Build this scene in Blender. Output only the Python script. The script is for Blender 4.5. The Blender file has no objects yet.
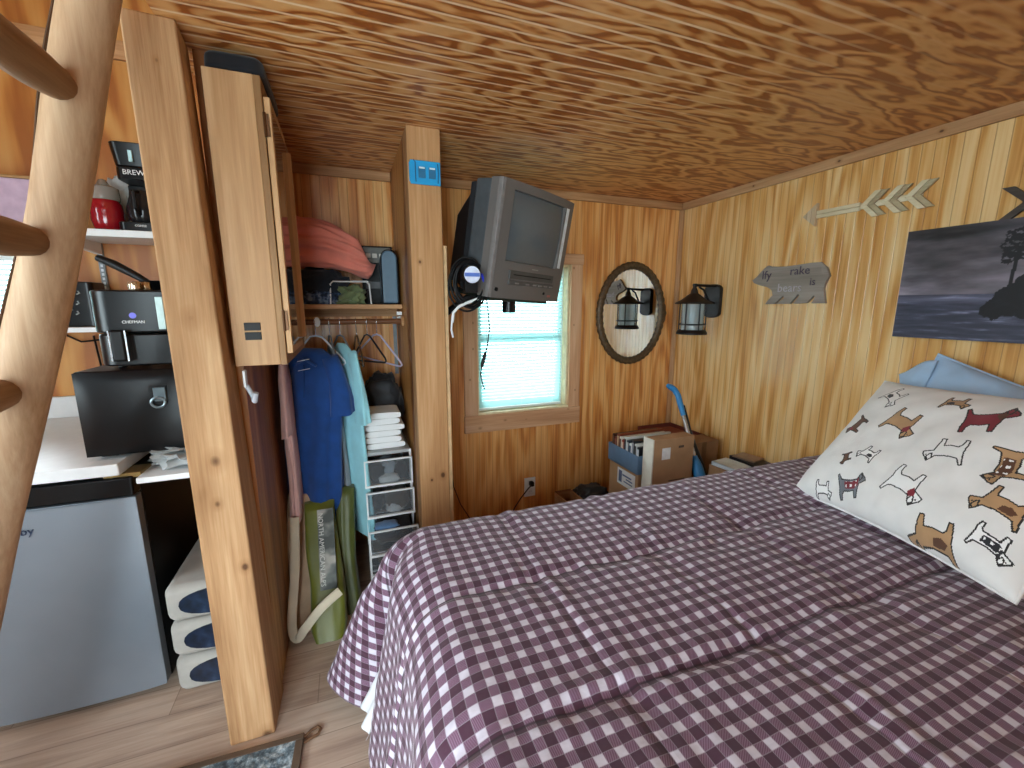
import bpy, bmesh, math, random
from math import sin, cos, pi, radians, atan2, hypot, sqrt, exp
from mathutils import Vector, Matrix, Euler, noise
V = Vector
col = bpy.context.scene.collection
sc = bpy.context.scene
random.seed(7)
EXPOSURE, SKY = 0.28, 14.5
PIL_C = (1.612, .685, .855)

# ------------------------------------------------------------------ mesh builder
class MB:
    def __init__(s): s.v = []; s.f = []; s.m = []; s.uv = None; s.mi = 0
    def add(s, vs, fs):
        b = len(s.v); s.v += [V(p) for p in vs]
        for f in fs: s.f.append([b + i for i in f]); s.m.append(s.mi)
        return s
    def box(s, x0, x1, y0, y1, z0, z1):
        vs = [(x, y, z) for z in (z0, z1) for y in (y0, y1) for x in (x0, x1)]
        return s.add(vs, [(0,2,3,1),(4,5,7,6),(0,1,5,4),(2,6,7,3),(0,4,6,2),(1,3,7,5)])
    def hexa(s, lo, hi):           # lo/hi: 4 points each, counter-clockwise seen from above
        return s.add(list(lo) + list(hi), [(3,2,1,0),(4,5,6,7)] + [(i,(i+1)%4,4+(i+1)%4,4+i) for i in range(4)])
    def tube(s, pts, r, n=10, cap=True, closed=False):
        pts = [V(p) for p in pts]; N = len(pts)
        rr = r if isinstance(r, (list, tuple)) else [r]*N
        t0 = (pts[1]-pts[0]).normalized()
        a = V((0,0,1)) if abs(t0.z) < .9 else V((1,0,0))
        nrm = t0.cross(a).normalized(); rings = []
        for i, p in enumerate(pts):
            if closed: t = (pts[(i+1)%N]-pts[i-1]).normalized()
            elif i == 0: t = t0
            elif i == N-1: t = (pts[i]-pts[i-1]).normalized()
            else: t = (pts[i+1]-pts[i-1]).normalized()
            nrm = (nrm - t*nrm.dot(t)).normalized(); bn = t.cross(nrm)
            rings.append([p + (nrm*cos(2*pi*k/n) + bn*sin(2*pi*k/n))*rr[i] for k in range(n)])
        b = len(s.v); fs = []
        M = N if closed else N-1
        for i in range(M):
            j = (i+1) % N
            for k in range(n): fs.append((i*n+k, i*n+(k+1)%n, j*n+(k+1)%n, j*n+k))
        if cap and not closed:
            fs.append(tuple(range(n-1,-1,-1))); fs.append(tuple((N-1)*n+k for k in range(n)))
        return s.add([q for r_ in rings for q in r_], fs)
    def cyl(s, p0, p1, r0, r1=None, n=20): return s.tube([p0, p1], [r0, r0 if r1 is None else r1], n)
    def lathe(s, prof, c=(0,0,0), n=24, axis='z'):
        vs = []; c = V(c)
        for (r, z) in prof:
            for k in range(n):
                a = 2*pi*k/n; p = (r*cos(a), r*sin(a), z)
                if axis == 'y': p = (p[0], p[2], p[1])
                if axis == 'x': p = (p[2], p[0], p[1])
                vs.append(c + V(p))
        fs = []
        for i in range(len(prof)-1):
            for k in range(n): fs.append((i*n+k, i*n+(k+1)%n, (i+1)*n+(k+1)%n, (i+1)*n+k))
        fs.append(tuple(range(n-1,-1,-1))); fs.append(tuple((len(prof)-1)*n+k for k in range(n)))
        return s.add(vs, fs)
    def prism(s, poly, o, ex, ey, d):   # polygon in the plane (o; ex, ey) given thickness vector d
        o, ex, ey, d = V(o), V(ex), V(ey), V(d); n = len(poly)
        a = [o + ex*p[0] + ey*p[1] for p in poly]; vs = a + [p + d for p in a]
        return s.add(vs, [tuple(range(n-1,-1,-1)), tuple(range(n, 2*n))] + [(i,(i+1)%n,n+(i+1)%n,n+i) for i in range(n)])
    def grid(s, fn, nu, nv, closed=False, flip=False):
        vs = [fn(i/nu, j/nv) for j in range(nv+1) for i in range(nu+1)]
        fs = []
        for j in range(nv):
            for i in range(nu):
                q = (j*(nu+1)+i, j*(nu+1)+i+1, (j+1)*(nu+1)+i+1, (j+1)*(nu+1)+i)
                fs.append(q[::-1] if flip else q)
        return s.add(vs, fs)
    def loft(s, secs, n=32, fold=None, cap=True):   # secs: (centre, axisA, axisB)
        vs = []
        for j, (c, a, b) in enumerate(secs):
            c, a, b = V(c), V(a), V(b)
            for k in range(n):
                t = 2*pi*k/n; g = 1 + (fold(j/(len(secs)-1), t) if fold else 0)
                vs.append(c + a*cos(t)*g + b*sin(t)*g)
        fs = []
        for j in range(len(secs)-1):
            for k in range(n): fs.append((j*n+k, j*n+(k+1)%n, (j+1)*n+(k+1)%n, (j+1)*n+k))
        if cap: fs += [tuple(range(n-1,-1,-1)), tuple((len(secs)-1)*n+k for k in range(n))]
        return s.add(vs, fs)
    def blob(s, c, r, amp=.15, freq=3., seed=0, flat=None, sub=4):
        bm = bmesh.new(); bmesh.ops.create_icosphere(bm, subdivisions=sub, radius=1)
        c = V(c); vs = []
        for v in bm.verts:
            d = v.co.normalized()
            k = 1 + amp*noise.noise(d*freq + V((seed*7.3, seed*3.1, seed))) + amp*.5*noise.noise(d*freq*2.3 + V((seed, 5, seed*2.))) - amp*.5*abs(noise.noise(d*freq*1.6 + V((9, seed, 2))))
            e = V((math.copysign(abs(d.x)**.75, d.x), math.copysign(abs(d.y)**.75, d.y), math.copysign(abs(d.z)**.8, d.z)))
            p = V((e.x*r[0]*k, e.y*r[1]*k, e.z*r[2]*k))
            if flat is not None: p.z = max(p.z, flat)
            vs.append(c + p)
        fs = [[w.index for w in f.verts] for f in bm.faces]; bm.free()
        return s.add(vs, fs)
    def xf(s, M):
        s.v = [M @ p for p in s.v]; return s
    def build(s, name, mat, parent=None, bevel=0, smooth=35, world=True, seg=2, subsurf=0, fix=True):
        me = bpy.data.meshes.new(name)
        vs = s.v
        o = bpy.data.objects.new(name, me); col.objects.link(o)
        if parent is not None:
            o.parent = parent
            if world:
                Mi = wmat(parent).inverted(); vs = [Mi @ p for p in vs]
        elif world and not getattr(s, 'keep', False):
            pass
        me.from_pydata([tuple(p) for p in vs], [], s.f)
        if fix:
            bm = bmesh.new(); bm.from_mesh(me); bmesh.ops.recalc_face_normals(bm, faces=bm.faces); bm.to_mesh(me); bm.free()
        for m in (mat if isinstance(mat, (list, tuple)) else [mat]): me.materials.append(m)
        if max(s.m, default=0): me.polygons.foreach_set('material_index', s.m)
        if s.uv:
            l = me.uv_layers.new(name='UVMap')
            for lp in me.loops: l.data[lp.index].uv = s.uv[lp.vertex_index]
        if smooth:
            me.polygons.foreach_set('use_smooth', [True]*len(me.polygons))
            me.set_sharp_from_angle(angle=radians(smooth))
        if bevel:
            b = o.modifiers.new('Bevel', 'BEVEL'); b.width = bevel; b.segments = seg; b.limit_method = 'ANGLE'; b.angle_limit = radians(40); b.harden_normals = True
        if subsurf:
            u = o.modifiers.new('Subdivision', 'SUBSURF'); u.levels = u.render_levels = subsurf
        return o
def wmat(o):
    M = Matrix.LocRotScale(o.location, o.rotation_euler, o.scale)
    return wmat(o.parent) @ M if o.parent else M
def thing(name, label, cat, loc=(0,0,0), rz=0, group=None, rot=None):
    o = bpy.data.objects.new(name, None); col.objects.link(o)
    o.empty_display_size = .05
    o.location = loc; o.rotation_euler = rot if rot else (0,0,rz); o['label'] = label; o['category'] = cat
    if group: o['group'] = group
    return o
def tag(o, label=None, cat=None, group=None, kind=None):
    if label: o['label'] = label
    if cat: o['category'] = cat
    if group: o['group'] = group
    if kind: o['kind'] = kind
    return o
def recentre(o, p):               # put a single-mesh thing's origin at p
    p = V(p); o.data.transform(Matrix.Translation(-p)); o.location = p; return o
def copy_tree(o, parent=None):
    c = o.copy(); col.objects.link(c); c.parent = parent
    for ch in list(o.children): copy_tree(ch, c)
    return c
def text_mesh(txt, size, ext=.0008, align='CENTER'):
    cu = bpy.data.curves.new('lettering', 'FONT'); cu.body = txt; cu.size = size; cu.extrude = ext; cu.align_x = align; cu.align_y = 'CENTER'
    cu.resolution_u = 2
    o = bpy.data.objects.new('lettering', cu); col.objects.link(o)
    me = bpy.data.meshes.new_from_object(o.evaluated_get(bpy.context.evaluated_depsgraph_get()))
    bpy.data.objects.remove(o); bpy.data.curves.remove(cu)
    vs = [v.co.copy() for v in me.vertices]; fs = [list(p.vertices) for p in me.polygons]; bpy.data.meshes.remove(me)
    return vs, fs
def put_text(mb, txt, size, o, ex, ey, n, off=.001):
    vs, fs = text_mesh(txt, size); o, ex, ey, n = V(o), V(ex).normalized(), V(ey).normalized(), V(n).normalized()
    return mb.add([o + ex*p.x + ey*p.y + n*(p.z+off) for p in vs], fs)

# ------------------------------------------------------------------ materials
def lin(c): return c/12.92 if c <= .04045 else ((c+.055)/1.055)**2.4
def C(h, a=1): return tuple(lin(int(h[i:i+2],16)/255) for i in (0,2,4)) + (a,)
class NT:
    def __init__(s, name):
        s.mat = bpy.data.materials.new(name); s.mat.use_nodes = True
        s.t = s.mat.node_tree; s.b = s.t.nodes['Principled BSDF']
    def n(s, typ, **kw):
        nd = s.t.nodes.new('ShaderNode'+typ)
        for k, v in kw.items():
            setattr(nd, k, v)
        return nd
    def l(s, a, b): s.t.links.new(a, b)
    def val(s, x, sock):
        if hasattr(x, 'links') or isinstance(x, bpy.types.NodeSocket): s.l(x, sock)
        else: sock.default_value = x
    def math(s, op, a, b=0., c=0.):
        nd = s.n('Math', operation=op); s.val(a, nd.inputs[0]); s.val(b, nd.inputs[1]); s.val(c, nd.inputs[2]); return nd.outputs[0]
    def coord(s, kind='Object'): return s.n('TexCoord').outputs[kind]
    def mapping(s, vec, scale=(1,1,1), loc=(0,0,0), rot=(0,0,0)):
        m = s.n('Mapping'); s.l(vec, m.inputs[0]); m.inputs['Scale'].default_value = scale; m.inputs['Location'].default_value = loc; m.inputs['Rotation'].default_value = rot
        return m.outputs[0]
    def noise(s, vec, scale=5, detail=3, rough=.5, dist=0):
        nd = s.n('TexNoise'); s.l(vec, nd.inputs['Vector']); nd.inputs['Scale'].default_value = scale; nd.inputs['Detail'].default_value = detail
        nd.inputs['Roughness'].default_value = rough; nd.inputs['Distortion'].default_value = dist; return nd.outputs['Fac']
    def ramp(s, f, stops, interp='LINEAR'):
        r = s.n('ValToRGB'); s.l(f, r.inputs[0]); e = r.color_ramp; e.interpolation = interp
        while len(e.elements) < len(stops): e.elements.new(.5)
        for i, (p, c) in enumerate(stops): e.elements[i].position = p; e.elements[i].color = c if not isinstance(c, str) else C(c)
        return r.outputs[0]
    def mix(s, f, a, b, mode='MIX'):
        m = s.n('Mix', data_type='RGBA', blend_type=mode); s.val(f, m.inputs[0])
        for x, k in ((a, 6), (b, 7)):
            if isinstance(x, str): m.inputs[k].default_value = C(x)
            elif isinstance(x, tuple): m.inputs[k].default_value = x
            else: s.l(x, m.inputs[k])
        return m.outputs[2]
    def sep(s, vec): return s.n('SeparateXYZ'), vec
    def xyz(s, vec):
        nd = s.n('SeparateXYZ'); s.l(vec, nd.inputs[0]); return nd.outputs
    def rng(s, v, a, b, c=0., d=1.):
        m = s.n('MapRange'); s.val(v, m.inputs[0])
        for i, x in enumerate((a,b,c,d)): m.inputs[i+1].default_value = x
        return m.outputs[0]
    def bump(s, h, strength=.3, dist=.01):
        nd = s.n('Bump'); nd.inputs['Strength'].default_value = strength; nd.inputs['Distance'].default_value = dist
        s.l(h, nd.inputs['Height']); s.l(nd.outputs[0], s.b.inputs['Normal'])
    def set(s, color=None, rough=None, metal=None, **kw):
        if color is not None:
            if isinstance(color, str): s.b.inputs['Base Color'].default_value = C(color)
            else: s.val(color, s.b.inputs['Base Color'])
        if rough is not None: s.val(rough, s.b.inputs['Roughness'])
        if metal is not None: s.b.inputs['Metallic'].default_value = metal
        for k, v in kw.items(): s.val(v, s.b.inputs[k.replace('_', ' ')])
        return s.mat
def plain(name, color, rough=.5, metal=0, var=.12, vs=30, bump=0, **kw):
    t = NT(name); f = t.noise(t.coord(), vs, 3)
    c = C(color); d = tuple(max(0, x*(1-var)) for x in c[:3]) + (1,); e = tuple(min(1, x*(1+var)) for x in c[:3]) + (1,)
    t.set(t.ramp(f, [(.3, d), (.7, e)]), rough, metal, **kw)
    if bump: t.bump(f, bump, .004)
    return t.mat
def cloth(name, color, var=.2, rough=.9, weave=900, bump=.15, sheen=.2):
    t = NT(name); co = t.coord(); f = t.noise(co, 14, 4); w = t.noise(co, weave, 1)
    c = C(color); d = tuple(x*(1-var) for x in c[:3]) + (1,); e = tuple(min(1, x*(1+var)) for x in c[:3]) + (1,)
    t.set(t.ramp(f, [(.3, d), (.7, e)]), rough, Sheen_Weight=sheen)
    t.bump(w, bump, .002); return t.mat
def grooved(name, lo, mid, hi, grain, gaxis=None, pitch=.043, off=0., gcol='5a2e10', gw=.0022, gmix=.8, freq=26., rough=.38, spec=.5, seed=0., streak=.5, coat=0., contrast=(.25,.5,.8), big=None, med=22, fade=None, gdepth=1.):
    """varnished bead-board plywood: cathedral contours stretched along `grain`, machined grooves across `gaxis`"""
    t = NT(name); co = t.coord(); x = t.xyz(co)
    big = big or {'x': (.35,2.6,2.6), 'y': (2.6,.35,2.6), 'z': (2.6,2.6,.3)}[grain]
    fine = {'x': (3,90,90), 'y': (90,3,90), 'z': (90,90,2.2)}[grain]
    n1 = t.noise(t.mapping(co, big, (seed, seed*1.7, seed*.6)), 1.6, 3, .45, .25)
    s1 = t.math('SINE', t.math('MULTIPLY', n1, freq))
    s2 = t.noise(t.mapping(co, fine, (seed,)*3), 1.0, 3, .6)
    med = {'x': (1.2,med,med), 'y': (med,1.2,med), 'z': (med,med,1.3)}[grain]
    s3 = t.noise(t.mapping(co, med, (seed+3,)*3), 1.0, 3, .6)
    f = t.math('ADD', t.math('MULTIPLY', t.rng(s1, -1, 1), 1-streak), t.math('MULTIPLY', t.math('ADD', t.math('MULTIPLY', s2, .4), t.math('MULTIPLY', s3, .6)), streak))
    c = t.ramp(f, [(contrast[0], lo), (contrast[1], mid), (contrast[2], hi)])
    h = t.math('MULTIPLY', s2, .15)
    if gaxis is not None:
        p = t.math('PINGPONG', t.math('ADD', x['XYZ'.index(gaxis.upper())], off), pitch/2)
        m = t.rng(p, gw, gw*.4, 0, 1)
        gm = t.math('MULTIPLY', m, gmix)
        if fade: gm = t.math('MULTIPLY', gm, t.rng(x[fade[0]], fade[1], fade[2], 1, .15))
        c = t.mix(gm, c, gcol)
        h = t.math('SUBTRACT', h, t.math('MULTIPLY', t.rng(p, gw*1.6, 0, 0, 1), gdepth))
    t.set(c, rough, Specular_IOR_Level=spec)
    if coat: t.b.inputs['Coat Weight'].default_value = coat; t.b.inputs['Coat Roughness'].default_value = .14
    t.bump(h, .55, .003); return t.mat
def timber(name, lo, mid, hi, knots=True, rough=.65, seed=0., axis='z', kscale=1., spots=()):
    t = NT(name); co = t.coord()
    st = {'x': (.5,6,6), 'y': (6,.5,6), 'z': (6,6,.5)}[axis]
    fi = {'x': (4,120,120), 'y': (120,4,120), 'z': (120,120,4)}[axis]
    kn = {'x': (1.5,7,7), 'y': (7,1.5,7), 'z': (5,5,2.6)}[axis]
    n1 = t.noise(t.mapping(co, st, (seed,)*3), 2.2, 4, .55, .6); n2 = t.noise(t.mapping(co, fi, (seed,)*3), 1, 3, .6)
    f = t.math('ADD', t.math('MULTIPLY', n1, .65), t.math('MULTIPLY', n2, .35))
    c = t.ramp(f, [(.32, lo), (.5, mid), (.66, hi)])
    if knots:
        v = t.n('TexVoronoi'); t.l(t.mapping(co, tuple(k*kscale for k in kn), (seed*1.3,)*3), v.inputs['Vector']); v.inputs['Scale'].default_value = 1.
        dd = t.math('ADD', v.outputs['Distance'], t.math('MULTIPLY', n2, .06))
        c = t.mix(t.rng(dd, .17, .07, 0, .85), c, '5d3a1e'); c = t.mix(t.rng(dd, .34, .1, 0, .4), c, '8c6038')
    for (px, py, pz, r) in spots:      # individual knots
        sc3 = {'x': (.7,1,1), 'y': (1,.7,1), 'z': (1,1,.75)}[axis]
        m = t.mapping(co, tuple(k/r for k in sc3), tuple(-p*k/r for p, k in zip((px, py, pz), sc3)))
        ln_ = t.n('VectorMath', operation='LENGTH'); t.l(m, ln_.inputs[0]); d = t.math('ADD', ln_.outputs['Value'], t.math('MULTIPLY', t.math('SUBTRACT', n1, .5), .9))
        c = t.mix(t.rng(d, 1.9, .8, 0, .45), c, '96683e'); c = t.mix(t.rng(d, .85, .35, 0, .85), c, '4a2c18')
    t.set(c, rough, Specular_IOR_Level=.3); t.bump(n2, .35, .002); return t.mat

M = {}
M['wall_back'] = grooved('varnished_beadboard', 'b0602a', 'de9850', 'f4c07c', 'z', 'x', .0415, 0, '9a5826', .0018, .45, 60, .33, seed=1.3, streak=.80, contrast=(.27,.47,.66), med=44, coat=.25)
M['wall_right'] = grooved('daylit_beadboard', 'c48440', 'e6b068', 'f8d498', 'z', 'y', .0415, .01, 'a06a32', .0018, .5, 60, .27, seed=4.1, streak=.78, contrast=(.27,.46,.66), spec=.6, med=40, coat=.4)  # lighter and yellower than the back wall: daylight put into the colour
M['ceiling'] = grooved('ceiling_beadboard', 'a05a26', 'cc8849', 'e0a86a', 'x', 'y', .043, .012, 'f2d4ac', .0050, .9, 44, .36, seed=2.2, streak=.26, contrast=(.2,.46,.85), big=(1.7,5.6,5.6), fade=('X', .85, 1.4), gdepth=.25)  # pale groove colour is a painted edge highlight, fading toward the right wall
M['partition'] = grooved('brown_beadboard', '7a4218', 'ad7034', 'c99454', 'z', 'y', .0415, 0, '6b3a16', .0020, .6, 22, .42, seed=6., streak=.6, contrast=(.25,.5,.74))
M['kitchen_wall'] = grooved('orange_plywood', 'a05e26', 'bc7c3a', 'cc9450', 'z', None, freq=34, rough=.4, seed=9., streak=.45, big=(3.,3.,.6))
M['trim'] = timber('trim_wood', '9a6a42', 'b98a5e', 'cfa478', False, .5, 2., 'x')
M['trim_y'] = timber('trim_wood_side', 'a67850', 'c09468', 'd2aa80', False, .5, 2., 'y', 1., [(2.114,1.41,1.957,.008),(2.114,1.05,1.957,.007),(2.114,1.85,1.957,.006)])
M['trim_z'] = timber('trim_wood_upright', '9a6a42', 'b98a5e', 'cfa478', False, .5, 3., 'z')
M['casing'] = timber('casing_pine', 'bd8a62', 'd6a880', 'e2bc98', False, .5, 5., 'z', 1.6, [(1.314,2.38,1.542,.005),(1.324,2.38,1.197,.004),(1.344,2.38,.781,.004),(.67,2.38,1.219,.004),(.668,2.38,1.07,.004),(.647,2.38,.89,.004)])
M['casing_x'] = timber('casing_pine_flat', 'bd8a62', 'd6a880', 'e2bc98', False, .5, 7., 'x', 1.6, [(.703,2.38,.593,.007),(.863,2.38,.627,.006),(1.002,2.38,.62,.004),(1.296,2.38,.66,.005)])
M['post'] = timber('rough_sawn_post', '946a44', 'ba9066', 'd0aa80', True, .75, 1., 'z', 1., [(-.018,-.072,1.287,.017),(-.006,-.072,.9,.019),(-.014,-.072,.777,.011),(.033,-.072,.576,.012),(-.052,-.072,1.65,.012),(-.021,-.055,1.882,.006),(.039,-.08,.003,.02),(-.012,-.072,1.148,.006)])
M['beam'] = timber('rough_sawn_beam', 'a2744a', 'bc8e60', 'd0a67a', True, .75, 4., 'z', .8, [(.036,-.052,.588,.012),(-.013,-.052,.572,.006),(-.029,-.052,1.487,.008)])
M['log'] = timber('peeled_log', '9c7856', 'b89674', 'caac8a', False, .6, 8., 'z', 1., [(-.78,1.16,.75,.016),(-.60,1.16,1.33,.012)])
M['rung'] = timber('dark_log_rung', '7a5638', '94704c', 'a8845e', False, .55, 3., 'y')
M['cabinet'] = timber('oak_cabinet', 'b2865a', 'c89e70', 'd8b086', False, .5, 6., 'z')
M['cabinet_dark'] = timber('cabinet_edge', '86603a', '9a744a', 'b48c5c', False, .5, 2., 'z')
# ------------------------------------------------------------------ camera
cam = bpy.data.cameras.new('camera'); co_ = bpy.data.objects.new('camera', cam); col.objects.link(co_)
cam.sensor_width = 36; cam.lens = 427/1024*36; cam.clip_start = .02
co_.location = (0, 0, 1.32); co_.rotation_euler = (pi/2 - atan2(79, 427), 0, -radians(20.9)); sc.camera = co_
vs_ = sc.view_settings; vs_.view_transform = 'Standard'; vs_.look = 'None'; vs_.gamma = 1; vs_.exposure = EXPOSURE; vs_.use_curve_mapping = False

# ------------------------------------------------------------------ daylight
w = bpy.data.worlds.new('sky'); sc.world = w; w.use_nodes = True
bg = w.node_tree.nodes['Background']
wt = w.node_tree; tc = wt.nodes.new('ShaderNodeTexCoord'); sx = wt.nodes.new('ShaderNodeSeparateXYZ'); wr = wt.nodes.new('ShaderNodeValToRGB')
wt.links.new(tc.outputs['Generated'], sx.inputs[0]); wt.links.new(sx.outputs['Z'], wr.inputs[0]); wt.links.new(wr.outputs[0], bg.inputs[0])
wr.color_ramp.elements[0].position = 0.; wr.color_ramp.elements[0].color = (.60, .73, .78, 1)
wr.color_ramp.elements[1].position = .25; wr.color_ramp.elements[1].color = (.80, .925, 1, 1)
bg.inputs[1].default_value = SKY
def portal(name, loc, sx_, sy_, rot):
    l = bpy.data.lights.new(name, 'AREA'); l.shape = 'RECTANGLE'; l.size = sx_; l.size_y = sy_; l.cycles.is_portal = True
    o = bpy.data.objects.new(name, l); col.objects.link(o); o.location = loc; o.rotation_euler = rot

# ------------------------------------------------------------------ room
XR, YB, ZC, XL, YF, ZK = 2.13, 2.40, 1.98, -2.3, -1.5, 2.75
def struct(name, mb, mat, parent=None, bevel=0, smooth=30):
    o = mb.build(name, mat, parent, bevel=bevel, smooth=smooth)
    if parent is None: o['kind'] = 'structure'
    return o
t = NT('laminate_floor'); co = t.coord(); x = t.xyz(co)
row = t.math('FLOOR', t.math('DIVIDE', x['Y'], .125))
ox = t.math('ADD', x['X'], t.math('MULTIPLY', t.math('FRACT', t.math('MULTIPLY', row, .377)), 1.2))
cellid = t.math('ADD', t.math('MULTIPLY', row, 3.7), t.math('FLOOR', t.math('DIVIDE', ox, 1.2)))
wn = t.n('TexWhiteNoise', noise_dimensions='1D'); t.l(cellid, wn.inputs['W'])
g1 = t.noise(t.mapping(co, (1.4, 16, 1)), 1.6, 5, .6, .5); g2 = t.noise(t.mapping(co, (4, 140, 1)), 1, 2)
f = t.math('ADD', t.math('ADD', t.math('MULTIPLY', g1, .65), t.math('MULTIPLY', g2, .2)), t.math('MULTIPLY', wn.outputs['Value'], .15))
c = t.ramp(f, [(.32, '978070'), (.5, 'bba491'), (.68, 'd2bfac')])
gy = t.math('PINGPONG', x['Y'], .0625); gx = t.math('PINGPONG', ox, .6)
gap = t.math('MAXIMUM', t.rng(gy, .0018, .0006, 0, 1), t.rng(gx, .0018, .0006, 0, 1))
c = t.mix(t.math('MULTIPLY', gap, .5), c, '4a382c'); t.set(c, t.rng(g1, .3, .7, .3, .45)); t.bump(g2, .1, .002); M['floor'] = t.mat
M['white_wall'] = plain('pale_paint', 'd8d2c6', .7); M['white_vinyl'] = plain('white_vinyl', 'e8ece8', .4, var=.03)
t = NT('window_glass'); gl = t.n('BsdfGlossy'); gl.inputs['Roughness'].default_value = .02; tr = t.n('BsdfTransparent'); fr = t.n('Fresnel'); fr.inputs['IOR'].default_value = 1.45
mx = t.n('MixShader'); t.l(fr.outputs[0], mx.inputs[0]); t.l(tr.outputs[0], mx.inputs[1]); t.l(gl.outputs[0], mx.inputs[2]); t.l(mx.outputs[0], t.t.nodes['Material Output'].inputs[0]); M['glass'] = t.mat
def clear(name, tint, mixv=.35, rough=.15):
    t = NT(name); tr = t.n('BsdfTransparent'); tr.inputs[0].default_value = C(tint); t.b.inputs['Base Color'].default_value = C(tint); t.b.inputs['Roughness'].default_value = rough
    mx = t.n('MixShader'); mx.inputs[0].default_value = mixv; t.l(tr.outputs[0], mx.inputs[1]); t.l(t.b.outputs[0], mx.inputs[2]); t.l(mx.outputs[0], t.t.nodes['Material Output'].inputs[0]); return t.mat
M['clear'] = clear('clear_plastic', 'f2f4f6', .05); M['milky'] = clear('milky_plastic', 'd4d8d8', .6, .3)

struct('floor', MB().box(XL, XR, YF, YB, -.05, 0), M['floor'])
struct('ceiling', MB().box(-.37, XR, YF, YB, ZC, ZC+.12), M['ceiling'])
struct('ceiling_kitchen', MB().box(XL, -.37, YF, YB, ZK, ZK+.1), M['kitchen_wall'])
struct('wall_loft', MB().box(-.37, -.33, YF, YB, ZC+.12, ZK+.1), M['kitchen_wall'])
WX0, WX1, WZ0, WZ1 = .695, 1.297, .672, 1.562
b = MB().box(-.316, WX0, YB, YB+.1, 0, ZC); b.box(WX1, XR+.1, YB, YB+.1, 0, ZC); b.box(WX0, WX1, YB, YB+.1, 0, WZ0); b.box(WX0, WX1, YB, YB+.1, WZ1, ZC)
struct('wall_back', b, M['wall_back'])
KX0, KX1, KZ0, KZ1 = -1.95, -1.22, 1.10, 1.53
b = MB().box(XL, KX0, YB, YB+.1, 0, ZK); b.box(KX1, -.316, YB, YB+.1, 0, ZK); b.box(KX0, KX1, YB, YB+.1, 0, KZ0); b.box(KX0, KX1, YB, YB+.1, KZ1, ZK)
struct('wall_kitchen', b, M['kitchen_wall'])
struct('wall_right', MB().box(XR, XR+.1, YF, YB, 0, ZC), M['wall_right'])
LY0, LY1, LZ0, LZ1 = -.9, 1.2, .85, 2.1      # window in the left wall
b = MB().box(XL-.1, XL, YF, LY0, 0, ZK); b.box(XL-.1, XL, LY1, YB, 0, ZK); b.box(XL-.1, XL, LY0, LY1, 0, LZ0); b.box(XL-.1, XL, LY0, LY1, LZ1, ZK)
struct('wall_left', b, M['kitchen_wall'])
DX0, DX1, DZ1 = -1.75, -.15, 2.06             # glazed door behind the camera
b = MB().box(XL, DX0, YF-.1, YF, 0, ZK); b.box(DX0, -.37, YF-.1, YF, DZ1, ZK); b.box(-.37, DX1, YF-.1, YF, DZ1, ZC+.1)
b.box(DX1, XR, YF-.1, YF, 0, ZC)
struct('wall_front', b, M['kitchen_wall'])
struct('wall_closet_left', MB().box(-.334, -.300, 1.475, YB, 0, ZC), M['partition'])
struct('wall_closet_right', MB().box(.252, .285, 1.862, YB, 0, ZC), M['partition'])

def sash(name, kind_axis, a0, a1, z0, z1, pos, parent, rail=True):
    w_ = .035; b = MB()
    def bx(u0, u1, v0, v1, d=.02):
        if kind_axis == 'x': b.box(u0, u1, pos-d, pos+d, v0, v1)
        else: b.box(pos-d, pos+d, u0, u1, v0, v1)
    bx(a0, a0+w_, z0, z1); bx(a1-w_, a1, z0, z1); bx(a0+w_, a1-w_, z0, z0+w_); bx(a0+w_, a1-w_, z1-w_, z1)
    if rail: bx(a0+w_, a1-w_, (z0+z1)/2-.018, (z0+z1)/2+.018)
    b.build('sash', M['white_vinyl'], parent, bevel=.003)
    g = MB()
    if kind_axis == 'x': g.box(a0+w_, a1-w_, pos-.003, pos+.003, z0+w_, z1-w_)
    else: g.box(pos-.003, pos+.003, a0+w_, a1-w_, z0+w_, z1-w_)
    g.build('glass_pane', M['glass'], parent)
# window_1: pine casing, jamb liner, vinyl sash
b = MB(); cz = .02
b.box(.614, WX0, YB-cz, YB, .672, WZ1); b.box(WX1, 1.378, YB-cz, YB, .672, WZ1)
win1 = struct('window_1', b, M['casing'], bevel=.003)
b = MB().box(.610, 1.382, YB-cz-.004, YB, .565, .672); b.box(.610, 1.382, YB-cz-.002, YB, WZ1, 1.625)
b.build('window_frame', M['casing_x'], win1, bevel=.003)
b = MB().box(WX0-.002, WX0+.012, YB, YB+.1, WZ0, WZ1); b.box(WX1-.012, WX1+.002, YB, YB+.1, WZ0, WZ1); b.box(WX0, WX1, YB-.02, YB+.1, WZ0-.002, WZ0+.012); b.box(WX0, WX1, YB, YB+.1, WZ1-.012, WZ1)
b.build('jamb', plain('jamb_wood', 'e6d2a8', .5), win1, bevel=.002)
sash('sash', 'x', WX0+.012, WX1-.012, WZ0+.012, WZ1-.012, YB+.075, win1)
b = MB().box(KX0-.06, KX0, YB-.018, YB, KZ0-.06, KZ1+.06); b.box(KX1, KX1+.03, YB-.018, YB, KZ0-.06, KZ1+.06); b.box(KX0, KX1, YB-.018, YB, KZ0-.06, KZ0); b.box(KX0, KX1, YB-.018, YB, KZ1, KZ1+.06)
win2 = struct('window_2', b, M['white_vinyl'], bevel=.003)
sash('sash', 'x', KX0, KX1, KZ0, KZ1, YB+.07, win2, False)
b = MB().box(XL, XL+.02, LY0-.08, LY0, LZ0-.08, LZ1+.08); b.box(XL, XL+.02, LY1, LY1+.08, LZ0-.08, LZ1+.08); b.box(XL, XL+.02, LY0, LY1, LZ0-.08, LZ0); b.box(XL, XL+.02, LY0, LY1, LZ1, LZ1+.08)
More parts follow.
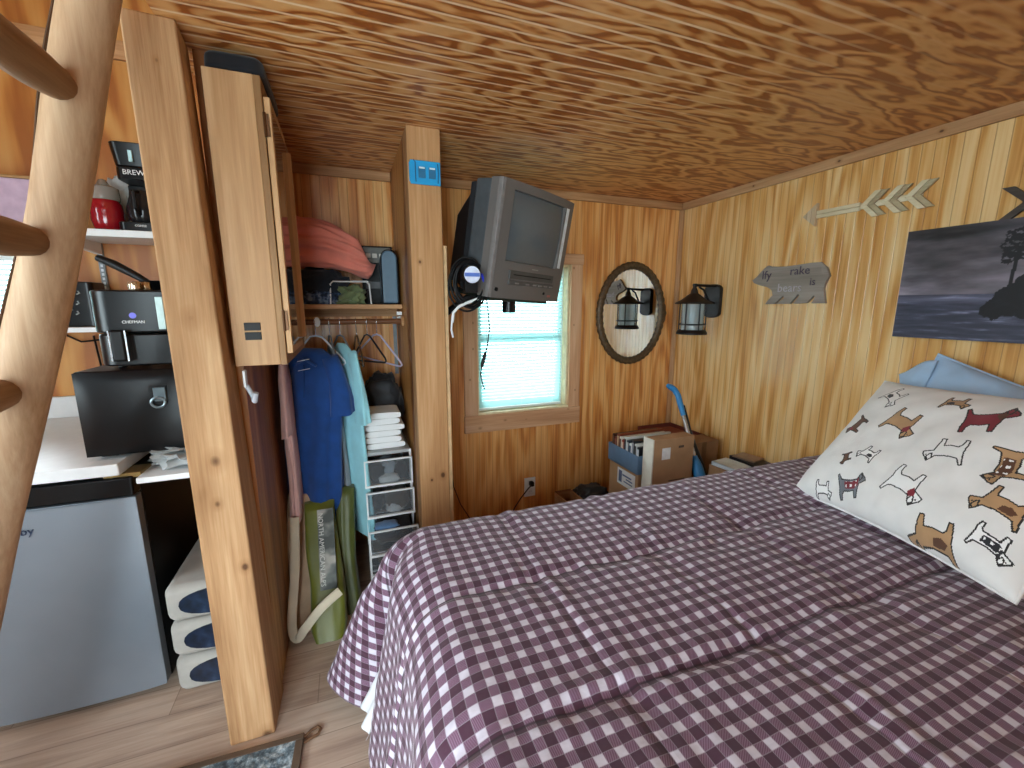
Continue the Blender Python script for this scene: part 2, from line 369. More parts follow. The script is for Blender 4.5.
win3 = struct('window_3', b, M['casing'], bevel=.003); sash('sash', 'y', LY0, LY1, LZ0, LZ1, XL-.05, win3)
b = MB().box(DX0, DX0+.09, YF-.07, YF-.03, .01, DZ1); b.box(DX1-.09, DX1, YF-.07, YF-.03, .01, DZ1); b.box(DX0+.09, DX1-.09, YF-.07, YF-.03, .01, .16); b.box(DX0+.09, DX1-.09, YF-.07, YF-.03, DZ1-.1, DZ1); b.box((DX0+DX1)/2-.05, (DX0+DX1)/2+.05, YF-.07, YF-.03, .16, DZ1-.1)
door1 = struct('door_1', b, M['white_vinyl'], bevel=.003)
MB().box(DX0+.09, DX1-.09, YF-.053, YF-.047, .16, DZ1-.1).build('glass_pane', M['glass'], door1)
MB().tube([((DX0+DX1)/2+.03, YF-.03, .95), ((DX0+DX1)/2+.03, YF+.02, .96), ((DX0+DX1)/2+.03, YF+.02, 1.12), ((DX0+DX1)/2+.03, YF-.03, 1.13)], .009).build('door_handle', plain('door_handle_steel', 'a0a0a0', .3, 1), door1)
for a in (('daylight_back_window', ((WX0+WX1)/2, YB+.095, (WZ0+WZ1)/2), WX1-WX0, WZ1-WZ0, (-pi/2, 0, 0)),
          ('daylight_kitchen_window', ((KX0+KX1)/2, YB+.095, (KZ0+KZ1)/2), KX1-KX0, KZ1-KZ0, (-pi/2, 0, 0)),
          ('daylight_left_window', (XL-.095, (LY0+LY1)/2, (LZ0+LZ1)/2), LZ1-LZ0, LY1-LY0, (0, -pi/2, 0)),
          ('daylight_door', ((DX0+DX1)/2, YF-.095, DZ1/2), DX1-DX0, DZ1, (pi/2, 0, 0))): portal(*a)
# trims
b = MB().box(-.299, .251, YB-.016, YB, 1.935, ZC); b.box(.286, XR, YB-.016, YB, 1.935, ZC); struct('trim_1', b, M['trim'], bevel=.003)
struct('trim_2', MB().box(XR-.016, XR, YF, YB-.017, 1.935, ZC), M['trim_y'], bevel=.003)
b = MB(); b.lathe([(.021, 0), (.021, 1.934)], (XR-.004, YB-.004, 0), 16); struct('trim_3', b, M['trim_z'])
struct('trim_4', MB().box(XL, -.43, YB-.018, YB, 2.30, 2.37), M['trim'], bevel=.003)
struct('trim_5', MB().box(.378, .394, 1.772, 1.80, 0, 1.555), plain('pale_batten', 'dcb888', .6), bevel=.002)

# ------------------------------------------------------------------ posts, ladder
b = MB().hexa([(-.416,1.308,0),(-.294,1.308,0),(-.290,1.472,0),(-.416,1.472,0)], [(-.436,1.336,ZC),(-.330,1.345,ZC),(-.342,1.474,ZC),(-.436,1.474,ZC)])
p = b.build('support_post', M['post'], bevel=.006); tag(recentre(p, (-.355, 1.39, 0)), 'thick rough-sawn knotty post beside the small fridge, floor to ceiling', 'post')
b = MB().box(.249, .377, 1.758, 1.86, 0, ZC)
p = b.build('support_post', M['beam'], bevel=.005); tag(recentre(p, (.312, 1.81, 0)), 'square wooden post between closet and television with a blue plate near its top', 'post')
lad = thing('log_ladder', 'peeled log ladder with round rungs leaning in front of the small fridge', 'ladder', (-1.02, .94, 0))
RXP = [(0,-1.02),(.638,-.815),(1.036,-.686),(1.33,-.595),(1.512,-.542),(1.912,-.434),(2.1,-.385)]
def rx(z):
    for (z0, x0), (z1, x1) in zip(RXP, RXP[1:]):
        if z <= z1: return x0 + (x1-x0)*(z-z0)/(z1-z0)
    return RXP[-1][1]
for yy, sd in ((1.2, 1), (.68, 5)):
    pts = []; rs = []
    for i in range(34):
        z = 2.0*i/33; n1 = noise.noise(V((sd, z*1.6, 0))); n2 = noise.noise(V((sd+9, z*1.6, 0)))
        pts.append((rx(z)+.008*n1, yy+.008*n2, z)); rs.append(.046+.004*noise.noise(V((sd, 3, z*3))))
    r_ = MB().tube(pts, rs, 20).build('rail', M['log'], lad, smooth=60)
    cr = [V(pts[i]) + V((-.84*rs[i], -.54*rs[i], 0)) + V((.004*sin(i*.8), 0, 0)) for i in range(4, 34)]
    MB().tube(cr, .0035, 6).build('bark_seam', plain('bark_seam', '4a3018', .9), r_)
for z in (.27, .56, .85, 1.143, 1.443, 1.735):
    pts = []; rs = []
    for i in range(25):
        y = .66 + (1.185-.66)*i/24; e = min(y-.66, 1.185-y)
        pts.append((rx(z)-.006+.004*sin(y*9+z*5), y, z+.004*noise.noise(V((y*4, z, 1))))); rs.append(.036*(.62+.38*min(1, e/.1)**.6) + .002*noise.noise(V((y*9, z, 4))))
    MB().tube(pts, rs, 16).build('rung', M['rung'], lad, smooth=60)
pl = thing('switch_plate', 'bright blue plastic plate with two square switches high on the square post', 'switch', (.315, 1.757, 1.815))
b = MB().box(.258, .373, 1.749, 1.7575, 1.773, 1.858); b.box(.254, .267, 1.7475, 1.7575, 1.78, 1.85)
b.build('plate', plain('blue_plastic', '1fa0dc', .4, var=.05), pl, bevel=.003)
for x0 in (.288, .327):
    s_ = MB().box(x0, x0+.027, 1.7455, 1.75, 1.795, 1.835).build('switch', plain('dark_blue_plastic', '2b6f96', .4), pl, bevel=.002)
    MB().box(x0+.003, x0+.024, 1.744, 1.7465, 1.828, 1.834).build('rocker', plain('switch_white', 'cfe4ec', .4), s_)
for q_ in ([(.27,1.745,1.857), (.277, 1.747, 1.85), (.276, 1.744, 1.815), (.278, 1.747, 1.78)], [(.362, 1.747, 1.85), (.363, 1.744, 1.815), (.362, 1.747, 1.78)]):
    MB().tube(q_, .0018, 6).build('seam', plain('blue_seam', '14567c', .6), pl)
# ------------------------------------------------------------------ kitchen corner
M['steel'] = plain('brushed_steel', '868f99', .36, .45, var=.03, vs=8)
M['black'] = plain('black_plastic', '08090b', .5, var=.1, Specular_IOR_Level=.3); M['gloss_black'] = plain('gloss_black', '07090c', .28, var=.1, Specular_IOR_Level=.35)
M['white'] = plain('white_laminate', 'dfe0e0', .35, var=.03); M['white_pl'] = plain('white_plastic', 'e6e8e8', .4, var=.03)
M['chrome'] = plain('chrome', 'c8ccd0', .18, 1, var=.03); M['grey_pl'] = plain('grey_plastic', '7e8488', .45)
fr_ = thing('refrigerator', 'small silver-fronted fridge with black top under the white counter', 'fridge', (-.9, 1.86, 0))
MB().box(-1.13, -.665, 1.66, 2.16, .02, .775).build('body', M['black'], fr_, bevel=.006)
def frd(u, v):
    return (-1.13+.465*u, 1.612-.012*sin(pi*u)**.6, .03+.69*v)
b = MB().box(-1.13, -.665, 1.614, 1.655, .03, .722); b.grid(frd, 24, 2)
dr = b.build('door', M['steel'], fr_, bevel=.004)
b = MB(); put_text(b, 'Danby', .034, (-.955, 1.599, .66), (1,0,0), (0,0,1), (0,-1,0)); b.build('logo', plain('logo_blue', '1c2c4c', .4), dr, smooth=0)
MB().box(-1.13, -.665, 1.606, 1.66, .727, .79).build('top_trim', M['gloss_black'], fr_, bevel=.006)
for x_ in (-1.1, -.7): MB().cyl((x_, 1.72, 0), (x_, 1.72, .022), .016).build('foot', M['black'], fr_)
ct = thing('counter', 'white laminate counter running above the small fridge', 'counter', (-1.5, 2.0, .8))
MB().box(XL+.001, -.69, 1.60, YB-.001, .80, .838).build('worktop', M['white'], ct, bevel=.004)
MB().box(XL+.001, -.69, YB-.022, YB-.001, .838, .93).build('backsplash', M['white'], ct, bevel=.003)
MB().box(-.74, -.645, 1.62, 1.70, .783, .7995).build('bracket', plain('brass_bracket', '9a7e4c', .4, .6), ct, bevel=.002)
MB().box(-1.6, -1.16, 1.66, 2.36, .0, .80).build('cabinet', M['white_wall'], ct, bevel=.003)
bx_ = thing('bread_box', 'glossy black bread box with a metal clasp under the air fryer', 'bread box', (-.6, 1.8, .838))
def bbx(u, v):
    return (-.785+.335*u, 1.655-.018*sin(pi*min(1,max(0,u)))**.5*sin(pi*min(1,max(0,v)))**.5, .852+.265*v)
b = MB().box(-.785, -.45, 1.657, 1.93, .85, 1.12); b.grid(bbx, 16, 16); b.box(-.77, -.72, 1.69, 1.72, .838, .852); b.box(-.77, -.72, 1.88, 1.91, .838, .852)
b.build('body', M['gloss_black'], bx_, bevel=.012, seg=3)
cl = MB().box(-.585, -.552, 1.628, 1.642, 1.02, 1.065).build('clasp', plain('grey_clasp', '5c6a70', .4, .3), bx_, bevel=.003)
MB().tube([V((-.574+.018*cos(a), 1.626, 1.018+.016*sin(a))) for a in [2*pi*k/16 for k in range(16)]], .004, 8, closed=True).build('ring', plain('clasp_ring', '7c8a90', .35, .6), cl)
MB().box(-.60, -.552, 1.64, 1.648, 1.005, 1.07).build('clasp_plate', M['black'], cl)
af = thing('air_fryer', 'black air fryer with a vertical handle standing on the bread box', 'air fryer', (-.56, 1.8, 1.12))
def rr(w, d, k=10, r=.05):
    pts = []
    for cx, cy, a0 in ((w-r, d-r, 0), (-w+r, d-r, 90), (-w+r, -d+r, 180), (w-r, -d+r, 270)):
        for i in range(k+1): a = radians(a0+90*i/k); pts.append((cx+r*cos(a), cy+r*sin(a)))
    return pts
def rprism(mb, c, w, d, z0, z1, r=.05, taper=1.): 
    P_ = rr(w, d, 8, r); n = len(P_)
    vs = [(c[0]+x, c[1]+y, z0) for x, y in P_] + [(c[0]+x*taper, c[1]+y*taper, z1) for x, y in P_]
    return mb.add(vs, [tuple(range(n-1,-1,-1)), tuple(range(n, 2*n))] + [(i,(i+1)%n,n+(i+1)%n,n+i) for i in range(n)])
b = MB(); rprism(b, (-.605, 1.80), .128, .135, 1.235, 1.365, .06); rprism(b, (-.605, 1.80), .125, .132, 1.132, 1.231, .06)
for dx in (-.08, .08):
    for dy in (-.08, .08): b.cyl((-.605+dx, 1.8+dy, 1.1195), (-.605+dx, 1.8+dy, 1.134), .012)
b.build('body', M['gloss_black'], af, bevel=.006)
MB().box(-.672, -.636, 1.632, 1.668, 1.15, 1.245).build('handle', M['black'], af, bevel=.008)
b = MB().box(-.676, -.672, 1.636, 1.668, 1.15, 1.245); b.box(-.636, -.632, 1.636, 1.668, 1.15, 1.245); b.build('handle_trim', M['chrome'], af)
MB().box(-.555, -.535, 1.658, 1.667, 1.245, 1.345).build('window_reflection', plain('pale_reflection', 'b8d4d0', .2), af, bevel=.002)  # pale strip modelled in place of a window reflection on the gloss front
b = MB(); put_text(b, 'CHEFMAN', .0125, (-.618, 1.664, 1.268), (1,0,0), (0,0,1), (0,-1,0)); b.build('lettering', M['white_pl'], af, smooth=0)
MB().lathe([(.009, 0), (.009, .002)], (-.618, 1.664, 1.288), 20, 'y').build('badge', plain('violet_badge', '6a6ad8', .4), af)
pn = thing('frying_pan', 'black long-handled pan lying on top of the air fryer', 'pan', (-.56, 1.83, 1.366))
b = MB().lathe([(.06, 0), (.075, .004), (.092, .03), (.095, .032), (.09, .03), (.072, .007), (.0, .006)], (-.545, 1.83, 1.366), 28); b.build('bowl', M['black'], pn, smooth=50)
MB().tube([(-.62, 1.83, 1.392), (-.66, 1.84, 1.42), (-.72, 1.86, 1.455), (-.765, 1.875, 1.475)], [.010, .012, .014, .011], 10).build('handle', M['black'], pn, smooth=50)
for i, (x_, y_) in enumerate(((-.625, 1.72), (-.598, 1.735), (-.612, 1.70))):
    o = MB().lathe([(.013, 0), (.014, .003), (.014, .02), (.011, .026), (.0, .028)], (x_, y_, 1.3655), 18).build('spice_jar', plain('shiny_lid', 'c4b49a', .2, .9), smooth=50)
    tag(recentre(o, (x_, y_, 1.3655)), 'tiny shiny spice jar on top of the air fryer', 'jar', 'spice jars on the air fryer')
tr_ = thing('serving_tray', 'white tray with a clear plastic bag on it, right of the black bread box', 'tray', (-.48, 1.75, .775))
MB().box(-.645, -.35, 1.58, 1.95, .772, .792).build('board', M['white_pl'], tr_, bevel=.004)
b = MB(); b.box(-.3495, -.3345, 1.62, 1.9, .768, .80); b.build('cleat', M['trim_y'], tr_)
MB().box(-.372, -.3345, 1.86, 1.92, 0, .7725).build('leg', M['trim_z'], tr_)
pb = MB().blob((-.55, 1.74, .828), (.085, .12, .042), .45, 3.5, 3, -.035)
o = pb.build('plastic_bag', M['milky'], smooth=60); tag(recentre(o, (-.55, 1.74, .793)), 'crumpled clear plastic bag on the white tray', 'bag')
sh = thing('wall_shelf', 'white upper wall shelf carrying the coffee maker', 'shelf', (-.9, 2.28, 1.60))
MB().box(-1.55, -.48, 2.15, YB-.001, 1.578, 1.605).build('board', M['white'], sh, bevel=.003)
b = MB().hexa([(-.975,2.2,1.545),(-.955,2.2,1.545),(-.955,2.385,1.53),(-.975,2.385,1.53)], [(-.975,2.17,1.578),(-.955,2.17,1.578),(-.955,2.385,1.578),(-.975,2.385,1.578)]); b.build('bracket', M['white_pl'], sh)
sd = thing('wall_shelf', 'white lower wall shelf behind the air fryer', 'shelf', (-.9, 2.28, 1.22))
MB().box(-1.12, -.48, 2.15, YB-.001, 1.215, 1.235).build('board', M['white'], sd, bevel=.003)
ss = thing('shelf_standard', 'slotted grey metal upright between the two white wall shelves', 'shelf bracket', (-.965, 2.39, 1.1))
b = MB().box(-.975, -.955, YB-.012, YB-.001, 1.10, 1.577); b.build('rail', M['grey_pl'], ss)
b = MB(); 
for i in range(18): b.box(-.969, -.961, YB-.0135, YB-.0115, 1.245+i*.018, 1.256+i*.018)
b.build('slots', plain('slot_white', 'd8dce0', .4), ss)
cm = thing('coffee_maker', 'black coffee maker on the upper white shelf', 'coffee maker', (-.73, 2.27, 1.605))
b = MB(); rprism(b, (-.735, 2.26), .078, .085, 1.607, 1.642, .03); b.box(-.80, -.66, 2.29, 2.345, 1.64, 1.80); rprism(b, (-.735, 2.26), .062, .08, 1.80, 1.845, .03)
b.build('body', M['gloss_black'], cm, bevel=.004)
b = MB(); rprism(b, (-.735, 2.26), .062, .08, 1.846, 1.93, .03, 1.16); b.build('reservoir', M['gloss_black'], cm, bevel=.004)
b = MB().lathe([(.045, 0), (.055, .02), (.056, .06), (.044, .10), (.042, .12)], (-.735, 2.235, 1.645), 24); b.build('carafe', clear('dark_glass', '2a2a2c', .6, .08), cm, smooth=50)
MB().tube([(-.735, 2.185, 1.755), (-.735, 2.150, 1.745), (-.735, 2.148, 1.69), (-.735, 2.178, 1.67)], .007, 8).build('carafe_handle', M['black'], cm)
b = MB(); put_text(b, 'BREW', .026, (-.735, 2.178, 1.823), (1,0,0), (0,0,1), (0,-1,0)); b.build('lettering', M['white_pl'], cm, smooth=0)
b = MB(); put_text(b, 'COFFEE', .011, (-.735, 2.173, 1.626), (1,0,0), (0,0,1), (0,-1,0)); b.build('base_lettering', M['white_pl'], cm, smooth=0)
MB().box(-.74, -.728, 2.164, 2.172, 1.86, 1.90).build('highlight_strip', plain('pale_highlight', 'b4d8dc', .3), cm)  # blue-white highlight on the reservoir, put in as a small pale strip
cj = thing('glass_canister', 'red glass canister with a clear lid left of the coffee maker', 'canister', (-.86, 2.24, 1.605))
MB().lathe([(.034, 0), (.044, .008), (.052, .045), (.05, .06), (.052, .075), (.05, .105), (.042, .118)], (-.86, 2.24, 1.6055), 28).build('jar', plain('red_glass', '8c0f1c', .15, var=.05, Specular_IOR_Level=.8), cj, smooth=50)
MB().lathe([(.046, .118), (.048, .13), (.046, .165), (.02, .178), (.012, .195), (.0, .2)], (-.86, 2.24, 1.6055), 28).build('lid', clear('clear_lid', 'c8c4bc', .3, .1), cj, smooth=50)
o = MB().blob((-.845, 2.345, 1.72), (.06, .045, .115), .3, 3, 8, -.11).build('plastic_bag', M['milky'], smooth=60); tag(recentre(o, (-.845, 2.345, 1.61)), 'clear plastic bag standing behind the red canister', 'bag')
lb = thing('storage_bin', 'lilac storage bin on the left end of the upper white shelf', 'bin', (-1.2, 2.28, 1.605))
b = MB(); rprism(b, (-1.205, 2.275), .205, .115, 1.606, 1.765, .03, 1.03); b.build('bin', plain('lilac_plastic', 'b49aae', .5), lb, bevel=.003)
b = MB(); rprism(b, (-1.205, 2.275), .214, .122, 1.765, 1.775, .03); b.build('lid', plain('amber_lid', '9c7648', .4), lb, bevel=.002)
b = MB(); rprism(b, (-1.25, 2.157), .085, .004, 1.625, 1.735, .003); lbp = b.build('label_panel', plain('label_white', 'd4dcdc', .5), lb)
b = MB().tube([(-1.32, 2.151, 1.64), (-1.28, 2.151, 1.69), (-1.22, 2.151, 1.655), (-1.175, 2.151, 1.70)], .006, 8); b.build('swirl', plain('label_teal', '8fb8ba', .5), lbp)
kt = thing('tin', 'dark patterned tin with pale marks on the lower white shelf', 'tin', (-.99, 2.27, 1.235))
b = MB(); rprism(b, (-1.0, 2.27), .065, .06, 1.2355, 1.41, .02, .96); b.build('tin', M['gloss_black'], kt, bevel=.004)
b = MB()
for i in range(9):
    a = i*2.4; b.tube([(-1.04+.055*((i*37)%10)/9, 2.207, 1.27+.013*i), (-1.03+.055*((i*37)%10)/9, 2.206, 1.275+.013*i), (-1.035+.055*((i*37)%10)/9, 2.207, 1.283+.013*i)], .0025, 6)
b.build('pattern', plain('pale_pattern', '9aa0a0', .5), kt)
b = MB().box(-.925, -.895, 2.21, 2.25, 1.2355, 1.37); o = b.build('packet', plain('grey_packet', '6e7076', .5), bevel=.003); tag(recentre(o, (-.91, 2.23, 1.2355)), 'slim grey packet beside the dark patterned tin', 'packet')
b = MB().tube([(-1.13, 2.38, 1.20), (-1.07, 2.37, 1.165), (-.98, 2.37, 1.175), (-.90, 2.375, 1.15)], .004, 6); b.tube([(-1.03, 2.38, 1.19), (-1.02, 2.375, 1.05), (-.98, 2.37, .95), (-.92, 2.37, .86), (-.90, 2.36, .845)], .004, 6)
o = b.build('power_cord', M['black'], smooth=60); tag(recentre(o, (-1.0, 2.37, .845)), 'black power cord hanging below the lower white shelf', 'cord')
t = NT('storage_window'); cc = t.coord(); f = t.noise(cc, 22, 3); t.set(t.ramp(f, [(.35, '0c1420'), (.6, '1c2c44'), (.8, '3a4a62')]), .3); M['navy_window'] = t.mat
for i, (z0, h_) in enumerate(((0, .135), (.136, .132), (.269, .135))):
    lab = ['bottom storage bag of the pale stack between fridge and post', 'middle storage bag of the pale stack between fridge and post', 'top storage bag of the pale stack between fridge and post'][i]
    sb = thing('storage_bag', lab, 'storage bag', (-.48, 1.76, z0), 0, 'pale storage bags beside the fridge')
    def sbf(u, v, z0=z0, h_=h_): pass
    b = MB(); rprism(b, (-.485, 1.765), .142, .193, z0+.002, z0+h_-.002, .035)
    b.build('body', cloth('pale_fabric', 'a8a59e', .12), sb, bevel=.03, seg=4)
    P_ = [(.115*cos(a), .047*math.copysign(abs(sin(a))**.8, sin(a))) for a in [2*pi*k/24 for k in range(24)]]
    MB().prism(P_, (-.470, 1.5705, z0+h_/2), (1,0,0), (0,0,1), (0,.004,0)).build('window', M['navy_window'], sb)
    if i == 2:
        MB().tube([(-.52, 1.70, z0+h_), (-.50, 1.70, z0+h_+.016), (-.45, 1.70, z0+h_+.016), (-.43, 1.70, z0+h_)], .007, 8).build('handle', plain('bag_handle', '8a8478', .7), sb)
# rug
rg = thing('rug', 'shaggy grey rug with brown bound edge at the foot of the knotty post', 'rug', (-.55, .95, 0))
rot_ = radians(-2.5)
def rugp(u, v):
    x_ = -.74*(1-u)-.012*0; y_ = -.55*(1-v)
    n_ = noise.noise(V((x_*60, y_*60, 0)))*.006 + noise.noise(V((x_*22, y_*22, 5)))*.005
    e = min(u, 1-u, v, 1-v); hh = .012 + n_*(1 if e > .02 else 0)
    p = V((x_-.022, y_-.02, hh)); return (-.207 + p.x*cos(rot_)-p.y*sin(rot_), 1.268 + p.x*sin(rot_)+p.y*cos(rot_), p.z)
t = NT('shaggy_pile'); cc = t.coord(); f = t.noise(cc, 55, 4, .7); g = t.noise(cc, 9, 2)
t.set(t.mix(t.rng(g, .5, .6), t.ramp(f, [(.35, '3c4850'), (.5, '6e7e86'), (.68, 'c0ccd0')]), t.ramp(f, [(.35, '2c3a44'), (.6, '4a5a66'), (.75, '7a8a94')])), .95); t.bump(f, .8, .006)
MB().grid(rugp, 180, 140).build('pile', t.mat, rg, smooth=80)
b = MB(); 
def rgp(x_, y_, z): return (-.207 + x_*cos(rot_)-y_*sin(rot_), 1.268 + x_*sin(rot_)+y_*cos(rot_), z)
for (xa, xb, ya, yb) in ((-.79, 0, -.02, 0), (-.024, 0, -.6, -.02), (-.79, -.766, -.6, -.02), (-.766, -.024, -.6, -.58)):
    b.hexa([rgp(xa,ya,.001), rgp(xb,ya,.001), rgp(xb,yb,.001), rgp(xa,yb,.001)], [rgp(xa,ya,.013), rgp(xb,ya,.013), rgp(xb,yb,.013), rgp(xa,yb,.013)])
b.build('binding', plain('brown_binding', '5e4c3c', .8), rg, bevel=.003)
MB().tube([rgp(.0,-.012,.006), rgp(.018,.006,.006), rgp(.036,.012,.006), rgp(.046,.002,.006), rgp(.04,-.014,.006), rgp(.022,-.02,.006), rgp(.0,-.03,.006)], .0045, 8).build('loop', plain('leather_loop', '6a4a30', .7), rg, smooth=60)
# ------------------------------------------------------------------ wall cabinet and closet
cb = thing('wall_cabinet', 'narrow oak wall cabinet with a mirrored door hung beside the knotty post', 'cabinet', (-.235, 1.7, 1.145))
CX0, CX1 = -.308, -.175
b = MB().box(CX0, CX1-.018, 1.421, 2.0, 1.146, 1.921); b.build('body', M['cabinet'], cb, bevel=.002)
b = MB().box(CX1-.018, CX1, 1.42, 2.0, 1.145, 1.92); b.build('face_frame', M['cabinet_dark'], cb, bevel=.002)
dr = MB(); dr.box(CX1+.002, CX1+.018, 1.424, 1.446, 1.178, 1.872); dr.box(CX1+.002, CX1+.018, 1.446, 1.735, 1.178, 1.20); dr.box(CX1+.002, CX1+.018, 1.446, 1.735, 1.85, 1.872)
dr.box(CX1+.002, CX1+.031, 1.74, 1.752, 1.205, 1.83)
door = dr.build('door', M['cabinet'], cb, bevel=.003)
MB().box(CX1+.004, CX1+.0175, 1.446, 1.74, 1.20, 1.85).build('mirror', plain('mirror_silver', 'b8b4ac', .04, 1, var=0), door, smooth=0)
for z in (1.275, 1.80):
    b = MB().box(CX1-.002, CX1+.012, 1.4185, 1.424, z-.028, z+.028); b.cyl((CX1+.002, 1.418, z-.03), (CX1+.002, 1.418, z+.03), .004, n=10); b.build('hinge', plain('antique_brass', '5c3c22', .4, .6), cb)
for z0 in (1.248, 1.221): MB().box(-.276, -.235, 1.416, 1.4215, z0, z0+.022).build('catch_strip', M['black'], cb, bevel=.001)
hk = thing('coat_hook', 'white plastic hook screwed to the post side below the wall cabinet', 'hook', (-.285, 1.42, 1.04))
b = MB().box(-.2915, -.284, 1.405, 1.43, 1.085, 1.135); b.build('base', M['white_pl'], hk, bevel=.003)
MB().tube([(-.286, 1.415, 1.09), (-.272, 1.41, 1.06), (-.268, 1.405, 1.045), (-.262, 1.40, 1.07)], [.007, .007, .009, .008], 10).build('prong', plain('hook_grey', 'b8bcc4', .4), hk, smooth=60)
b = MB(); rprism(b, (-.235, 1.575), .07, .155, 1.9225, 1.967, .03, .97); o = b.build('laptop_sleeve', cloth('black_fabric', '10131a', .2), bevel=.012, seg=3); tag(recentre(o, (-.235, 1.575, 1.9225)), 'flat black zipped sleeve lying on top of the oak wall cabinet', 'case')
cs = thing('closet_shelf', 'brown wooden closet shelf above the clothes rod', 'shelf', (-.02, 2.26, 1.305))
MB().box(-.298, .250, 2.12, YB-.018, 1.302, 1.323).build('board', M['trim'], cs, bevel=.003)
MB().box(-.298, .250, 2.37, YB-.001, 1.262, 1.301).build('cleat', M['trim'], cs)
MB().box(.228, .246, 2.385, YB-.001, .95, 1.26).build('standard', M['grey_pl'], cs)
for z in (1.262, 1.285): MB().box(.222, .246, 2.112, 2.124, z-.012, z+.004).build('clip', M['white_pl'], cs, bevel=.002)
cr = thing('clothes_rod', 'dark brown wooden clothes rod under the closet shelf', 'rod', (-.02, 2.1, 1.245))
MB().cyl((-.299, 2.10, 1.245), (.251, 2.10, 1.245), .0125, n=20).build('rod', timber('rod_wood', '5a3a22', '73492c', '8a5c38', False, .5, 2, 'x'), cr, smooth=50)
b = MB(); b.lathe([(.024, 0), (.024, .012)], (-.2995, 2.10, 1.245), 20, 'x'); b.build('socket', M['white_pl'], cr)
b = MB(); b.lathe([(.024, 0), (.024, .012)], (.2385, 2.10, 1.245), 20, 'x'); b.build('socket', M['trim'], cr)
b = MB().prism([(.013*cos(a), .021*sin(a)) for a in [2*pi*k/20 for k in range(20)]], (-.125, 2.086, 1.246), (1,0,0), (0,0,1), (0,-.002,0)); o = b.build('rod_divider', M['white_pl'])
tag(recentre(o, (-.125, 2.085, 1.246)), 'small white oval divider on the clothes rod above the blue shirt', 'tag')

def sup(n=3.):
    return lambda j, t: 1/((abs(cos(t))**n + abs(sin(t))**n)**(1/n)) - 1
def hanger(name, label, cx, ang, matl, width=.40, rod=(2.10, 1.245), group=None, tilt=0., drop=0.):
    h = thing(name, label, 'hanger', (cx, rod[0], rod[1]+.0175), 0, group)
    d = V((cos(ang), -sin(ang), 0)); o = V((cx, rod[0], rod[1])); u = V((0,0,1))
    hook = [o + d*(.016*cos(a)) + u*(.016*sin(a)+.0005) for a in [radians(-30+10*k) for k in range(22)]] 
    hook = [o + V((0, 1, 0))*(.0165*cos(a)) + u*(.0165*sin(a)) for a in [radians(-20+10*k) for k in range(21)]]
    hook += [o + V((0,-.014,-.012)), o + V((0,-.004,-.03)), o + V((0,0,-.06-drop))]
    MB().tube(hook, .0018, 6).build('hook', M['chrome'], h, smooth=60)
    a0 = o - u*(.06+drop); w2 = width/2
    tl = u*tilt
    frame = [a0, a0 + d*.03 - u*.005, a0 + d*w2*.95 - u*(.105)+tl, a0 + d*w2 - u*.118+tl, a0 + d*w2*.93 - u*.125+tl, a0 - d*w2*.93 - u*.125-tl, a0 - d*w2 - u*.118-tl, a0 - d*w2*.95 - u*.105-tl, a0 - d*.03 - u*.005]
    MB().tube(frame, .0042, 8, closed=True).build('frame', matl, h, smooth=60)
    return h, a0, d
M['h_white'] = plain('hanger_white', 'dfe2e6', .35, var=.03); M['h_lilac'] = plain('hanger_lilac', 'c9bfd6', .35, var=.03); M['h_black'] = plain('hanger_black', '17191c', .35)
hanger('coat_hanger', 'white hanger inside the royal blue polo shirt', -.135, radians(34), M['h_white'], .28, group='coat hangers on the clothes rod')
hanger('coat_hanger', 'pale lilac empty hanger, furthest along the rod toward the square post', .125, radians(62), M['h_lilac'], .38, group='coat hangers on the clothes rod', tilt=-.01)
hanger('coat_hanger', 'black empty hanger beside the pale lilac hanger on the rod', .082, radians(70), M['h_black'], .38, group='coat hangers on the clothes rod', tilt=.012)
hanger('coat_hanger', 'bare wire hanger between the cyan shirt and the black empty hanger', .035, radians(84), M['chrome'], .36, group='coat hangers on the clothes rod')
hanger('coat_hanger', 'grey hanger carrying the pale cyan shirt', -.034, radians(66), M['grey_pl'], .30, group='coat hangers on the clothes rod')
hanger('coat_hanger', 'grey hanger carrying the grey shirt next to the cyan shirt', -.078, radians(80), M['grey_pl'], .24, group='coat hangers on the clothes rod')
hanger('coat_hanger', 'white hanger carrying the pink shirt by the closet wall', -.262, radians(88), M['h_white'], .36, group='coat hangers on the clothes rod')

